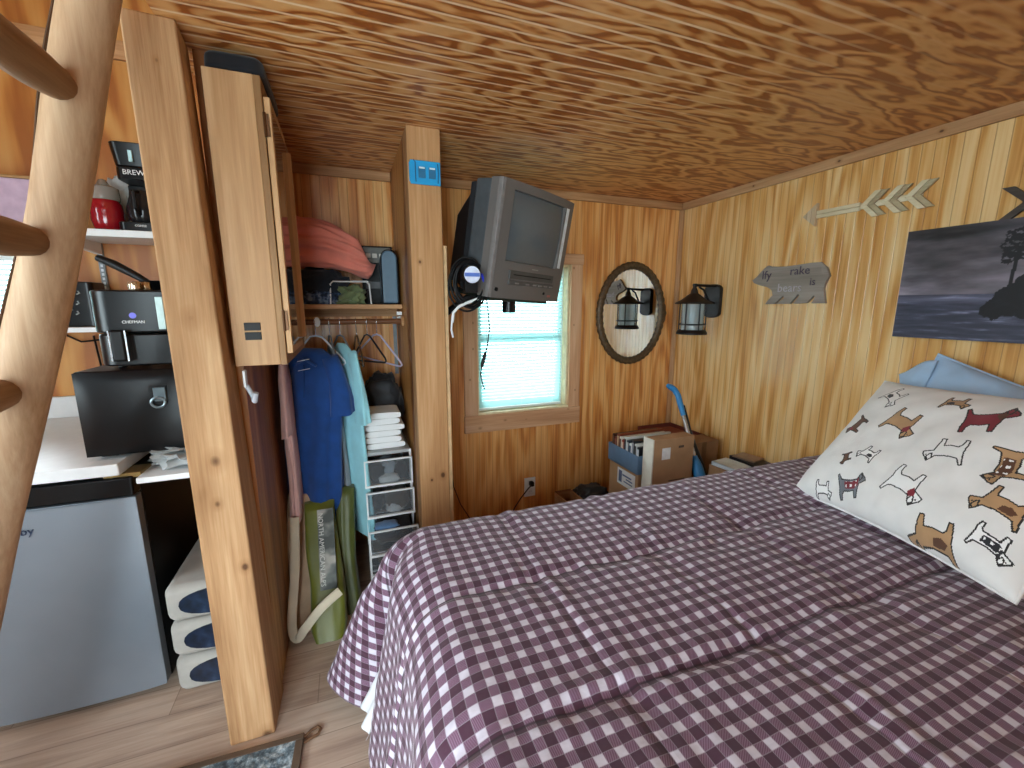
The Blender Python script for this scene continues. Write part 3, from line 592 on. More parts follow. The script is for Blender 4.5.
def garment(name, label, cat, mats, cx, cy, ztop, zbot, ang, w_top, w_bot, thick, seed, xdrift=0., sleeves=True, slen=.22, nf=9):
    d = V((cos(ang), -sin(ang), 0)); n = V((sin(ang), cos(ang), 0))
    g = thing(name, label, cat, (cx, cy, zbot))
    secs = []; N = 26
    for i in range(N+1):
        f = i/N; z = ztop + (zbot-ztop)*f
        sh = min(1, (f/.13))**.6 if f < .13 else 1
        w = (.045 + (w_top-.045)*sh) + (w_bot-w_top)*max(0, f-.13)/.87
        th = thick*(.35+.65*min(1, f/.2)) * (1+.35*f)
        zz = z
        secs.append(((cx + xdrift*f + n.x*.006*sin(f*5+seed), cy + n.y*.006*sin(f*5+seed), zz), d*w, n*th))
    def fold(f, t): 
        a = min(1, f*2.2); q = abs(sin(t))
        return a*(.16*sin(nf*t+seed+f*1.5)*(.35+.65*f) + .10*noise.noise(V((cos(t)*3, sin(t)*3+seed, f*4))))*(.25+.75*q)
    MB().loft(secs, 96, fold).build('body', mats, g, smooth=80)
    if sleeves:
        for s in (1, -1):
            p0 = V((cx, cy, ztop-.035)) + d*(w_top-.05)*s; ss = []
            for i in range(9):
                f = i/8; c = p0 + d*s*(.05*sin(f*1.4)) + V((xdrift*.2*f,0,-slen*f)); ss.append((c, d*(.035+.022*f), n*(thick*(.5+.4*f))+V((0,0,.01))))
            MB().loft(ss, 32, lambda f, t: .12*sin(5*t+seed+f*3)*f).build('sleeve', mats, g, smooth=80)
    return g, d, n
M['blue_cloth'] = cloth('royal_blue_cloth', '0e3f80', .18); M['cyan_cloth'] = cloth('cyan_cloth', '98d4de', .08); M['pink_cloth'] = cloth('pink_cloth', 'e8bab2', .1); M['grey_cloth'] = cloth('grey_cloth', '7c848a', .15)
g, d, n = garment('polo_shirt', 'royal blue polo shirt hanging below the oak wall cabinet', 'shirt', M['blue_cloth'], -.150, 2.035, 1.135, .36, radians(34), .135, .13, .06, 1.3, -.035, True, .24, 7)
front = V((-.148, 2.035, 0)) - n*.052
b = MB(); b.tube([front + d*.0 + V((-.002,-.004,1.095)), front + d*.05 + V((0,.01,1.065))], .006, 8); b.tube([front + V((-.002,-.004,1.095)), front - d*.05 + V((0,.01,1.07))], .006, 8)
b.build('collar', M['blue_cloth'], g, smooth=60)
MB().tube([front - n*.006 + V((-.004,0,1.07)), front - n*.012 + V((-.01,0,.93))], .003, 6).build('placket', plain('placket', '0c3a74', .8), g)
for z in (1.085, 1.045): MB().tube([front - n*.012 - d*.03 + V((0,0,z)), front - n*.014 + d*.03 + V((0,0,z+.012))], .0016, 6).build('piping', M['h_white'], g)
garment('cyan_shirt', 'pale cyan shirt hanging edge-on beside the clear drawers', 'shirt', M['cyan_cloth'], -.034, 2.08, 1.15, .25, radians(66), .16, .17, .026, 2.1, .025, True, .30, 5)
garment('grey_shirt', 'grey shirt squeezed between blue polo and pale cyan shirt', 'shirt', M['grey_cloth'], -.078, 2.12, 1.15, .40, radians(80), .12, .13, .014, 3.3, .01, True, .22, 5)
garment('pink_shirt', 'pale pink shirt hanging against the closet wall behind the blue polo', 'shirt', M['pink_cloth'], -.262, 2.07, 1.14, .43, radians(88), .20, .22, .022, 4.2, 0, True, .30, 5)

# things on the shelf
sal = cloth('salmon_cloth', 'ea8c7a', .1)
def salf(f, t): return sup(2.6)(f, t) + (.16*(abs(sin(4*t + 1.6*sin(f*3.5)+.5))-.6) + .07*sin(11*t+f*6) + .05*sin(19*t-f*4) + .1*noise.noise(V((cos(t)*2, sin(t)*2, f*5))))*(1 if sin(t) > -.95 else .3)
secs = []
for i in range(23):
    f = i/22; e = min(1, f/.06)**.5*min(1, (1-f)/.10)**.5; xx = -.27 + .395*f; zc = 1.60 - .02*f - .05*max(0, f-.5)**1.2*3; hz = (.112 - .034*f)*e
    secs.append(((xx, 2.215, zc), (0, -.09*e-.004, 0), (-.02*f, 0, hz+.003)))
b = MB().loft(secs, 90, salf); o = b.build('salmon_blanket', sal, smooth=80); tag(recentre(o, (-.08, 2.2, 1.475)), 'folded salmon pink blanket on top of the dark jeans on the closet shelf', 'blanket')
b = MB().blob((-.135, 2.24, 1.403), (.155, .11, .083), .2, 3.2, 4, -.0795); o = b.build('jeans', cloth('navy_denim', '16222f', .35), smooth=80); tag(recentre(o, (-.15, 2.24, 1.323)), 'dark navy jeans heaped on the closet shelf under the salmon blanket', 'jeans')
t = NT('navy_check'); cc = t.coord(); f = t.noise(cc, 40, 3); t.set(t.ramp(f, [(.38, '182434'), (.52, '33496a'), (.66, '8496ac')]), .9); 
b = MB().blob((-.115, 2.165, 1.3545), (.085, .04, .036), .4, 3.5, 6, -.031); o = b.build('bandana', t.mat, smooth=80); tag(recentre(o, (-.115, 2.165, 1.324)), 'blue patterned cloth crumpled at the front of the closet shelf', 'cloth')
b = MB().blob((.015, 2.19, 1.362), (.070, .055, .046), .55, 2.8, 11, -.0385); o = b.build('green_cloth', cloth('sage_green', '6e7c56', .25), smooth=80); tag(recentre(o, (.015, 2.19, 1.324)), 'sage green cloth crumpled inside the white wire rack', 'cloth')
wr_ = thing('wire_rack', 'white wire rack standing over the green cloth on the closet shelf', 'rack', (.03, 2.2, 1.3235))
for y_, x0, x1, zz in ((2.133, -.065, .110, 1.425), (2.275, -.05, .118, 1.435)):
    MB().tube([(x0, y_, 1.3265), (x0+.004, y_, zz-.012), (x0+.016, y_, zz), (x1-.016, y_, zz), (x1-.004, y_, zz-.012), (x1, y_, 1.3265)], .0032, 8).build('wire_loop', M['white_pl'], wr_, smooth=60)
for z_, x_ in ((1.3265, -.066), (1.3265, .112), (1.427, .10)): MB().tube([(x_, 2.133, z_), (x_+.005, 2.275, z_+.003)], .003, 8).build('cross_wire', M['white_pl'], wr_)
st = thing('stereo', 'black stereo with a silver button panel at the back of the closet shelf', 'stereo', (.155, 2.33, 1.3235))
MB().box(.085, .232, 2.285, 2.38, 1.3235, 1.605).build('body', M['black'], st, bevel=.004)
pn_ = MB().box(.092, .222, 2.279, 2.286, 1.525, 1.598).build('panel', plain('silver_panel', '5e605c', .45, .2), st, bevel=.002)
for x_ in (.105, .135, .168, .192): MB().box(x_, x_+.022, 2.274, 2.280, 1.548, 1.568).build('button', plain('pale_button', 'c8c4ba', .4), pn_, bevel=.001)
MB().box(.10, .215, 2.281, 2.286, 1.40, 1.435).build('drawer', plain('stereo_tray', '4a4e52', .4), st, bevel=.002)
bc = thing('travel_case', 'blue-grey rounded plastic case standing at the right end of the closet shelf', 'case', (.2, 2.2, 1.3235))
P_ = [(-.036, 0), (.036, 0)] + [(.036*cos(a), .205+.036*sin(a)) for a in [radians(15*k) for k in range(13)]]
MB().prism(P_, (.2, 2.135, 1.329), (1,0,0), (0,0,1), (0,.12,0)).build('shell', plain('slate_blue', '5a7488', .35, var=.05), bc, bevel=.008, seg=3, smooth=50)
for dx in (-.022, .022): MB().box(.2+dx-.008, .2+dx+.008, 2.15, 2.24, 1.3233, 1.331).build('foot', M['black'], bc)
b = MB().tube([V((.2,2.131,1.329)) + V((p[0]*1.03, 0, p[1]*1.01)) for p in P_[1:]] + [(.163, 2.131, 1.33)], .0022, 6); b.build('zip', M['black'], bc)

# clear drawer tower
dt = thing('drawer_tower', 'tower of clear plastic drawers with white rims in the closet', 'drawers', (.13, 2.13, 0))
b = MB().box(.03, .235, 1.95, 2.34, .645, .662); b.build('top', M['milky'], dt, bevel=.003)
b = MB().box(.026, .031, 1.95, 2.34, .02, .655); b.box(.234, .239, 1.95, 2.34, .02, .655); b.box(.03, .235, 2.335, 2.34, .02, .655); b.build('shell', M['clear'], dt)
b = MB()
for z in (.018, .1, .232, .364, .50): b.box(.031, .234, 1.95, 2.335, z, z+.004)
for x_ in (.026, .229):
    b.box(x_, x_+.01, 1.948, 1.958, 0, .66)
    b.box(x_, x_+.01, 2.33, 2.34, 0, .66)
b.build('frame', M['white_pl'], dt)
draws = [(.508, .638, 1.925), (.372, .498, 1.895), (.238, .360, 1.80), (.106, .230, 1.86), (.024, .098, 1.93)]
for (z0, z1, yf) in draws:
    yb = yf + .36
    b = MB().box(.036, .230, yf+.006, yb, z0, z0+.004); b.box(.036, .039, yf+.006, yb, z0, z1-.02); b.box(.227, .230, yf+.006, yb, z0, z1-.02); b.box(.036, .230, yb-.003, yb, z0, z1-.02); b.box(.03, .236, yf, yf+.004, z0, z1-.006)
    dw = b.build('drawer', M['clear'], dt)
    b = MB().box(.027, .239, yf-.008, yf+.006, z0-.002, z0+.008); b.box(.027, .239, yf-.005, yf+.005, z1-.012, z1-.005); b.box(.027, .034, yf-.005, yf+.005, z0, z1-.006); b.box(.232, .239, yf-.005, yf+.005, z0, z1-.006)
    b.build('rim', M['white_pl'], dw, bevel=.001)
M['dark_cloth'] = cloth('dark_cloth', '15181f', .4); M['brown_cloth'] = cloth('brown_cloth', '3e352c', .4); M['pale_cloth'] = cloth('pale_cloth', 'a8aaa8', .15); M['denim'] = cloth('denim', '5a7ea8', .2)
for nm, lab, c_, r_, mt, sd in (
    ('sock_bundle', 'black cloth bundle in the top clear drawer', (.085, 2.0, .551), (.045, .05, .045), 'dark_cloth', 1), ('sock_bundle', 'grey cloth bundle in the top clear drawer', (.135, 2.03, .558), (.04, .07, .052), 'grey_cloth', 2), ('sock_bundle', 'black and folded bundle at the right of the top clear drawer', (.19, 1.99, .548), (.036, .045, .042), 'dark_cloth', 3), ('sock_bundle', 'pale cloth bundle low in the top clear drawer', (.135, 1.955, .529), (.05, .022, .022), 'pale_cloth', 7),
    ('sock_bundle', 'brown cloth heap in the second clear drawer', (.165, 2.0, .412), (.058, .09, .042), 'brown_cloth', 4), ('sock_bundle', 'dark cloth heap at the left of the second clear drawer', (.075, 2.0, .414), (.034, .09, .043), 'dark_cloth', 5), ('sock_bundle', 'small pale bundle among brown cloth in the second clear drawer', (.15, 1.93, .395), (.04, .022, .022), 'pale_cloth', 15),
    ('folded_trousers', 'dark navy clothes filling the third clear drawer', (.133, 1.98, .292), (.09, .15, .052), 'dark_cloth', 6), ('denim_cloth', 'light denim cloth over the rim of the third clear drawer', (.105, 1.845, .352), (.05, .035, .016), 'denim', 8),
    ('shoe_pair', 'dark brown cloth heap in the fourth clear drawer', (.133, 2.03, .152), (.085, .14, .042), 'brown_cloth', 9)):
    o = MB().blob(c_, r_, .3, 3.2, sd, -r_[2]+.002 if r_[2] > .03 else None, 3).build(nm if nm != 'shoe_pair' else 'cloth_heap', M[mt], smooth=80); tag(recentre(o, (c_[0], c_[1], c_[2]-r_[2])), lab, 'clothes', 'clothes in the clear drawers')
names_ = ['lowest', 'second from the bottom', 'third from the bottom', 'third from the top', 'second from the top', 'topmost']
for i in range(6):
    z0 = .6635 + i*.0285; dx = (0, -.012, -.01, .0, -.016, -.006)[i]
    def nf(u, v, z0=z0): return 0
    b = MB(); sc_ = []
    for k in range(11):
        f = k/10; yy = 1.985+.16*f; sc_.append(((.13+dx, yy, z0+.0138), (.088-.004*(i%3), 0, .0008*(-1)**i), (0, 0, .0136)))
    b.loft(sc_, 40, sup(5)); o = b.build('folded_shirt', cloth('white_cloth_%d' % i, 'eef0f0', .03), smooth=60); tag(recentre(o, (.13, 2.06, z0)), 'folded white cloth on the clear drawers, %s of six' % names_[i], 'cloth', 'folded white cloths on the clear drawers')
b = MB().blob((.142, 2.25, .81), (.10, .075, .165), .2, 2.6, 12, -.146); o = b.build('black_bag', cloth('black_nylon', '0e1118', .3, .6), smooth=80); tag(recentre(o, (.142, 2.245, .6645)), 'black cloth bag on the clear drawers behind the white cloths', 'bag')

# reusable bags on the closet floor
def tote(name, label, mats, x0, x1, y0, zt, lean, dep, seed, cat='bag', amp=.05):
    g = thing(name, label, cat, ((x0+x1)/2, y0, 0), 0, 'reusable bags on the closet floor'); secs = []
    for i in range(15):
        f = i/14; z = .002 + (zt-.002)*f; e = .8+.2*min(1, f/.08)
        secs.append((((x0+x1)/2 + .01*sin(f*4+seed), y0+dep/2+lean*f, z), ((x1-x0)/2*e*(1-.12*f), 0, 0), (0, dep/2*(1-.45*f), 0)))
    MB().loft(secs, 72, lambda f, t: sup(4)(f, t) + amp*noise.noise(V((cos(t)*2.5+seed, sin(t)*2.5, f*4)))*2 + .025*sin(9*t+seed+4*f)*f).build('bag_body', mats, g, smooth=70)
    return g
ol = tote('tote_bag', 'olive green shopping bag with pale lettering below the blue polo', cloth('olive_vinyl', '64681a', .12, .45, bump=.05), -.225, -.088, 1.645, .47, .26, .10, 1)
up = V((0, .26-.045*.6, .468)).normalized(); nn = V((0, -up.z, up.y))
o0 = V((-.155, 1.645+.26*.6+.05*.27-.018, .31))
b = MB().hexa([tuple(o0 + V((-.018,0,0)) - up*.15 + nn*.001), tuple(o0 + V((.045,0,0)) - up*.15 + nn*.001), tuple(o0 + V((.045,0,0)) - up*.15 - nn*.012), tuple(o0 + V((-.018,0,0)) - up*.15 - nn*.012)],
              [tuple(o0 + V((-.018,0,0)) + up*.17 + nn*.001), tuple(o0 + V((.045,0,0)) + up*.17 + nn*.001), tuple(o0 + V((.045,0,0)) + up*.17 - nn*.012), tuple(o0 + V((-.018,0,0)) + up*.17 - nn*.012)])
t = NT('bag_print'); cc = t.coord(); f = t.noise(cc, 14, 2); t.set(t.ramp(f, [(.4, '3e4440'), (.5, '6e726c'), (.6, 'a8a49a')]), .6)
pr = b.build('print', t.mat, ol)
b = MB(); put_text(b, 'NORTH AMERICAN ALPS', .026, tuple(o0 + V((-.006,0,0)) + up*.01), tuple(-up), (1,0,0), tuple(nn), .002); b.build('lettering', plain('print_white', 'd8d8d0', .6), pr, smooth=0)
bt = tote('tote_bag', 'beige shopping bag leaning by the closet wall below the blue polo', cloth('beige_canvas', 'b89c80', .14), -.297, -.185, 1.735, .50, .22, .09, 2, amp=.03)
def ribbon(path, wdt, thick=.006):
    pts = [V(p) for p in path]; out = []
    for i in range(len(pts)-1):
        for k in range(8):
            f = k/8; a = pts[max(i-1,0)]; b_ = pts[i]; c_ = pts[i+1]; d_ = pts[min(i+2,len(pts)-1)]
            out.append(.5*((2*b_) + (c_-a)*f + (2*a-5*b_+4*c_-d_)*f*f + (3*b_-a-3*c_+d_)*f**3))
    out.append(pts[-1]); secs = []
    for i, p in enumerate(out):
        t_ = (out[min(i+1,len(out)-1)]-out[max(i-1,0)]).normalized(); n_ = V((0,-1,.5)).normalized(); sd = t_.cross(n_).normalized(); n2 = sd.cross(t_)
        secs.append((p, sd*wdt, n2*thick))
    return MB().loft(secs, 16, sup(4))
ribbon([(-.255, 1.84, .46), (-.262, 1.775, .28), (-.280, 1.690, .09), (-.262, 1.655, .045), (-.225, 1.632, .10), (-.165, 1.622, .175), (-.095, 1.645, .215)], .017).build('strap', cloth('cream_strap', 'cdc2aa', .08), bt, smooth=60)
tote('tote_bag', 'dark green shopping bag between the olive bag and the clear drawers', cloth('dark_green_vinyl', '4a5018', .15, .5, bump=.05), -.105, -.02, 1.78, .50, .16, .10, 3)
# ------------------------------------------------------------------ window blind
t = NT('blind_slat'); df = t.n('BsdfDiffuse'); df.inputs[0].default_value = C('c4e2e0'); tl = t.n('BsdfTranslucent'); tl.inputs[0].default_value = C('a8dcdc')
mx = t.n('MixShader'); mx.inputs[0].default_value = .45; t.l(df.outputs[0], mx.inputs[1]); t.l(tl.outputs[0], mx.inputs[2]); t.l(mx.outputs[0], t.t.nodes['Material Output'].inputs[0]); M['slat'] = t.mat
def blind(label, x0, x1, z0, z1, y, tilt, pitch=.0205):
    g = thing('window_blind', label, 'blind', ((x0+x1)/2, y, z0), 0, 'slatted window blinds')
    MB().box(x0, x1, y-.012, y+.014, z1-.028, z1-.002).build('head_rail', M['white_vinyl'], g, bevel=.002)
    MB().box(x0, x1, y-.010, y+.010, z0+.004, z0+.018).build('bottom_rail', M['white_vinyl'], g, bevel=.002)
    b = MB(); n = int((z1-z0-.05)/pitch)
    for i in range(n):
        z = z0+.03+i*pitch; ca, sa = cos(tilt)*.0125, sin(tilt)*.0125
        P_ = [(-1, 0), (0, .0016), (1, 0)]
        b.add([(x, y + k*ca, z + k*sa*1. + h) for (k, h) in P_ for x in (x0+.003, x1-.003)], [(0,1,3,2), (2,3,5,4)])
    b.build('slats', M['slat'], g, smooth=80, fix=False)
    for x in (x0+.06, (x0+x1)/2, x1-.06): MB().tube([(x, y-.013, z0+.01), (x, y-.013, z1-.02)], .0009, 5).build('ladder_cord', M['white_vinyl'], g)
    return g
g = blind('white slatted blind in the window below the television', WX0+.016, WX1-.034, WZ0+.013, WZ1-.013, YB+.028, radians(38))
MB().tube([(WX0+.07, YB+.012, WZ1-.04), (WX0+.065, YB+.010, WZ1-.30), (WX0+.064, YB+.010, .95)], .0016, 6).build('tilt_wand', M['clear'], g)
blind('white slatted blind in the far kitchen window behind the log ladder', KX0+.01, KX1-.01, KZ0+.004, KZ1-.004, YB+.03, radians(30))

# ------------------------------------------------------------------ television
TVY = 1.75
tvr = Euler((radians(9.7), radians(2.0), radians(27.9)), 'XYZ')
# orientation Rz * Rx * Ry
TVM = Matrix.Rotation(radians(27.9), 4, 'Z') @ Matrix.Rotation(radians(9.7), 4, 'X') @ Matrix.Rotation(radians(2.0), 4, 'Y')
tv = thing('television', 'boxy grey tube television tilted down from a wall mount in front of the window', 'television', (.769, 1.75, 1.564), rot=TVM.to_euler('XYZ'))
W2, H2 = .2425, .2245
tv_grey = plain('tv_grey', '66625f', .45, var=.05, vs=8); tv_dark = plain('tv_dark', '24272b', .5); tv_side = plain('tv_side', '474c50', .5)
def tvb(x0,x1,y0,y1,z0,z1): return MB().box(x0,x1,y0,y1,z0,z1)
# front bezel: bowed frame around the screen
SX0, SX1, SZ0, SZ1 = -.178, .172, -.075, .192
def bow(x, z): return -.018*(1-(x/W2)**2)
b = MB()
def strip(x0, x1, z0, z1, nx=12, nz=6):
    def f(u, v):
        x = x0+(x1-x0)*u; z = z0+(z1-z0)*v; return (x, bow(x, z), z)
    b.grid(f, nx, nz)
strip(-W2, SX0, -H2, H2); strip(SX1, W2, -H2, H2); strip(SX0, SX1, -H2, SZ0); strip(SX0, SX1, SZ1, H2)
def sidewall(pts):
    n = len(pts); vs = []
    for (x, z) in pts: vs += [(x, bow(x, z), z), (x, .06, z)]
    b.add(vs, [(2*i, 2*i+1, 2*((i+1) % n)+1, 2*((i+1) % n)) for i in range(n)])
per = [(-W2+2*W2*i/12, -H2) for i in range(12)] + [(W2, -H2+2*H2*i/6) for i in range(6)] + [(W2-2*W2*i/12, H2) for i in range(12)] + [(-W2, H2-2*H2*i/6) for i in range(6)]
sidewall(per)
inn = [(SX0+(SX1-SX0)*i/12, SZ0) for i in range(12)] + [(SX1, SZ0+(SZ1-SZ0)*i/6) for i in range(6)] + [(SX1-(SX1-SX0)*i/12, SZ1) for i in range(12)] + [(SX0, SZ1-(SZ1-SZ0)*i/6) for i in range(6)]
n = len(inn); vs = []
for (x, z) in inn: vs += [(x, bow(x, z), z), (x*.985, bow(x, z)+.014, z*.985+.001)]
b.add(vs, [(2*i, 2*((i+1) % n), 2*((i+1) % n)+1, 2*i+1) for i in range(n)])
b.build('bezel', tv_grey, tv, world=False, smooth=40)
def scr(u, v):
    x = SX0+(SX1-SX0)*u; z = SZ0+(SZ1-SZ0)*v; k = (1-(2*u-1)**2)*.010 + (1-(2*v-1)**2)*.008
    return (x, .006 - k, z)
MB().grid(scr, 24, 20).build('screen', plain('crt_glass', '545d63', .16, var=.03, Specular_IOR_Level=.6), tv, world=False)
pc = MB().hexa([(-W2-.002,-.002,-H2),(-W2+.016,-.006,-H2),(-W2+.016,.02,-H2),(-W2-.002,.02,-H2)], [(-W2-.002,-.002,H2),(-W2+.016,-.006,H2),(-W2+.016,.02,H2),(-W2-.002,.02,H2)])
pc.build('edge_trim', plain('tv_silver', '74706e', .6, 0), tv, world=False, bevel=.003)
def spk(u, v): 
    x = .178+.026*u; z = -.07+.262*v; return (x, bow(x, z)-.002, z)
MB().grid(spk, 3, 12).build('speaker_strip', plain('speaker_silver', 'd8e4ec', .35, 0), tv, world=False)
MB().box(-W2+.004, W2-.004, .06, .15, -H2+.004, H2-.002).build('side_shell', tv_side, tv, world=False, bevel=.008)
MB().hexa([(-W2+.014,.15,-H2+.01),(W2-.014,.15,-H2+.01),(W2-.014,.19,-H2+.012),(-W2+.014,.19,-H2+.012)], [(-W2+.014,.15,H2-.01),(W2-.014,.15,H2-.01),(W2-.014,.19,H2-.014),(-W2+.014,.19,H2-.014)]).build('rear_band', tv_dark, tv, world=False, bevel=.006)
MB().hexa([(-W2+.03,.19,-H2+.015),(W2-.03,.19,-H2+.015),(.12,.39,-H2+.03),(-.12,.39,-H2+.03)], [(-W2+.03,.19,H2-.03),(W2-.03,.19,H2-.03),(.11,.39,.10),(-.11,.39,.10)]).build('rear_shell', plain('tv_back', '14161a', .55), tv, world=False, bevel=.012)
dv = MB().box(-.15, .15, -.021, -.008, -.142, -.108).build('disc_slot', plain('slot_frame', '4a4a48', .5), tv, world=False, bevel=.002)
MB().box(-.13, .13, -.0225, -.020, -.126, -.122).build('slot', M['black'], dv, world=False)
dv2 = MB().box(-.15, .16, -.0205, -.008, -.166, -.148).build('tape_slot', plain('slot_frame_low', '52504e', .5), tv, world=False, bevel=.002)
for i, x_ in enumerate((-.1, -.03, .02, .06, .10, .14)): MB().box(x_-.012, x_+.012, -.0228, -.0195, -.161, -.155).build('button', plain('tv_button', '7a7674', .4), dv2, world=False)
for x_, r_ in ((-.205, .008), (.10, .006)): MB().lathe([(r_, -.004), (r_, .01)], (x_, bow(x_, 0)-.0, -.19), 18, 'y').build('jack', M['black'], tv, world=False)
b = MB().box(.135, .16, bow(.15,0)-.0015, bow(.15,0)+.004, -.205, -.195); b.build('badge', plain('badge_rose', 'a05c54', .4), tv, world=False)
b = MB().box(-.01, .03, bow(0,0)-.0015, bow(0,0)+.004, -.095, -.091); b.build('brand_mark', plain('tv_mark', '8c8a86', .4), tv, world=False)
mt_ = thing('television_mount', 'dark metal shelf arm under the tube television', 'mount', (.40, 1.95, 1.3))
ux = V((cos(radians(27.9)), sin(radians(27.9)), 0)); uy = V((-sin(radians(27.9)), cos(radians(27.9)), 0)); tc_ = V((.75, 1.77, 0))
# the plate follows the television's underside
def tvp(x, y, z): return TVM @ V((x, y, z)) + V((.769, 1.75, 1.564))
b = MB().hexa([tvp(-.20,.03,-H2-.016), tvp(.20,.03,-H2-.016), tvp(.17,.33,-H2-.016), tvp(-.17,.33,-H2-.016)], [tvp(-.20,.03,-H2-.003), tvp(.20,.03,-H2-.003), tvp(.17,.33,-H2+.002), tvp(-.17,.33,-H2+.002)])
b.build('plate', plain('dark_green_metal', '22302c', .45, .4), mt_, bevel=.002)
k0 = tvp(-.02, .08, -H2-.016)
MB().cyl(k0, k0 - V((0,0,.055)), .030, n=24).build('knob', M['gloss_black'], mt_, bevel=.003)
MB().tube([tvp(-.02,.2,-H2-.02), tvp(-.06,.3,-H2-.035), (.45, 2.05, 1.285), (.384, 2.03, 1.285)], .016, 10).build('arm', M['black'], mt_)
b = MB().box(.2865, .40, 1.98, 2.08, 1.24, 1.34); b.build('wall_plate', M['black'], mt_, bevel=.003)
# coiled cable with adapter, hanging on the post's side
cl_ = thing('cable_coil', 'black coil of power cable hanging beside the television and the square post', 'cable', (.47, 1.72, 1.32))
b = MB()
for k in range(9):
    rr_ = .062 + .006*sin(k*2.1) + .012*((k*5) % 4)/3; cx_ = .468 + .008*sin(k*1.7); cz_ = 1.405 + .008*cos(k*2.3); yy_ = 1.70 + .005*k
    pts = [(cx_ + rr_*.92*cos(a), yy_ + .008*sin(a*2+k), cz_ + rr_*1.3*sin(a)) for a in [2*pi*j/40 for j in range(40)]]
    b.tube(pts, .0042, 8, closed=True)
b.build('loops', M['black'], cl_, smooth=60)
MB().tube([(.49, 1.70, 1.45), (.515, 1.69, 1.44), (.53, 1.69, 1.40)], .006, 8).build('blue_tie', plain('blue_tie', '2a3ad0', .4), cl_)
MB().tube([(.525, 1.70, 1.39), (.535, 1.70, 1.36), (.55, 1.72, 1.30), (.556, 1.72, 1.22), (.545, 1.72, 1.15), (.535, 1.72, 1.11)], .0028, 8).build('lead', M['black'], cl_, smooth=60)
MB().tube([(.537, 1.72, 1.125), (.533, 1.72, 1.11), (.523, 1.72, 1.075), (.519, 1.72, 1.06)], [.004, .008, .008, .004], 10).build('inline_switch', M['black'], cl_, smooth=60)
MB().tube([(.519, 1.72, 1.062), (.514, 1.72, 1.03), (.524, 1.72, .985), (.532, 1.72, .965)], .0026, 8).build('lead', M['black'], cl_, smooth=60)
b = MB(); b.tube([(.395, 1.71, 1.25), (.40, 1.71, 1.29), (.425, 1.705, 1.315), (.46, 1.70, 1.33), (.50, 1.695, 1.345)], .006, 8); b.tube([(.395, 1.712, 1.26), (.392, 1.715, 1.22), (.398, 1.715, 1.19)], .004, 8); b.build('white_lead', M['white_pl'], cl_, smooth=60)
ad = MB(); ad.lathe([(.034, 0), (.036, .004), (.036, .05), (.034, .054)], (.462, 1.64, 1.435), 28, 'y'); ad.box(.437, .487, 1.652, 1.692, 1.368, 1.41); adp = ad.build('adapter', M['black'], cl_, bevel=.002)
MB().lathe([(.032, 0), (.032, .002)], (.462, 1.6385, 1.435), 28, 'y').build('label', plain('label_pale', 'd8e0f2', .4), adp)
MB().box(.432, .492, 1.6365, 1.6386, 1.428, 1.442).build('stripe', plain('label_blue', '5878c8', .4), adp)
# ------------------------------------------------------------------ right wall and back wall decor
YBk = YB
mr = thing('oval_mirror', 'oval mirror in a dark twisted frame on the back wall', 'mirror', (1.75, YBk, .93))
b = MB(); NA, NP = 180, 12; vs = []; fs = []
for i in range(NA):
    a = 2*pi*i/NA; 
    for k in range(NP):
        q = 2*pi*k/NP; tw = 1+.13*sin(a*44 + q*2); rad = .024*tw; off = rad*cos(q); y = YBk-.020-rad*.75*sin(q)
        bump_ = .012*exp(-((a)/.16)**2) + .012*exp(-((a-2*pi)/.16)**2) if k < 12 else 0
        ea, eb = .243+off+bump_*(cos(q) > 0), .308+off
        vs.append((1.75+ea*cos(a), y, 1.262+eb*sin(a)))
for i in range(NA):
    for k in range(NP): fs.append((i*NP+k, i*NP+(k+1) % NP, ((i+1) % NA)*NP+(k+1) % NP, ((i+1) % NA)*NP+k))
b.add(vs, fs); b.build('frame', plain('dark_bronze', '604e38', .45, .3, var=.35, vs=60), mr, smooth=70)
b = MB()
b.prism([(.222*cos(a), .287*sin(a)) for a in [2*pi*k/72 for k in range(72)]], (1.75, YBk-.018, 1.262), (1,0,0), (0,0,1), (0,.012,0)); b.build('glass', plain('mirror_glass', 'd8d8d4', .02, 1, var=0), mr, smooth=0)
b = MB()
b.tube([(1.75+.226*cos(a), YBk-.022, 1.262+.291*sin(a)) for a in [2*pi*k/96 for k in range(96)]], .005, 8, closed=True); b.build('inner_bead', plain('bead_bronze', '6e5c42', .4, .4), mr, smooth=60)

ln = thing('wall_lantern', 'black wall lantern with a caged glass shade on the right wall', 'lamp', (XR, 2.05, 1.14))
iron = plain('black_iron', '15161a', .45, .4); iron2 = plain('roof_iron', '2c2622', .5, .4)
LX, LY = 1.955, 2.055
P_ = [(-.06,-.075)] + [(.06*cos(a), -.075-.028*sin(-a)) for a in [radians(180+20*k) for k in range(1, 9)]] + [(.06,-.075),(.06,.07)] + [(.06*cos(a), .07+.03*sin(a)) for a in [radians(20*k) for k in range(1, 9)]] + [(-.06,.07)]
b = MB().prism(P_, (XR-.001, 2.065, 1.345), (0,-1,0), (0,0,1), (-.028,0,0)); b.build('back_plate', iron, ln, bevel=.004)
b = MB().tube([(XR-.02, 2.04, 1.432), (LX-.012, LY, 1.437)], .008, 8); b.tube([(LX, LY, 1.445), (LX, LY, 1.38)], .011, 10)
b.tube([(XR-.03, 2.04, 1.33), (2.06, 2.045, 1.345), (2.035, 2.048, 1.385), (2.02, 2.05, 1.41), (1.99, LY, 1.425)], .006, 8); b.build('arm', iron, ln, smooth=60)
MB().lathe([(.0, .095), (.012, .09), (.018, .078), (.022, .058), (.040, .046), (.07, .022), (.104, .004), (.106, -.004), (.095, -.002), (.0, .012)], (LX, LY, 1.33), 32).build('roof', iron2, ln, smooth=30)
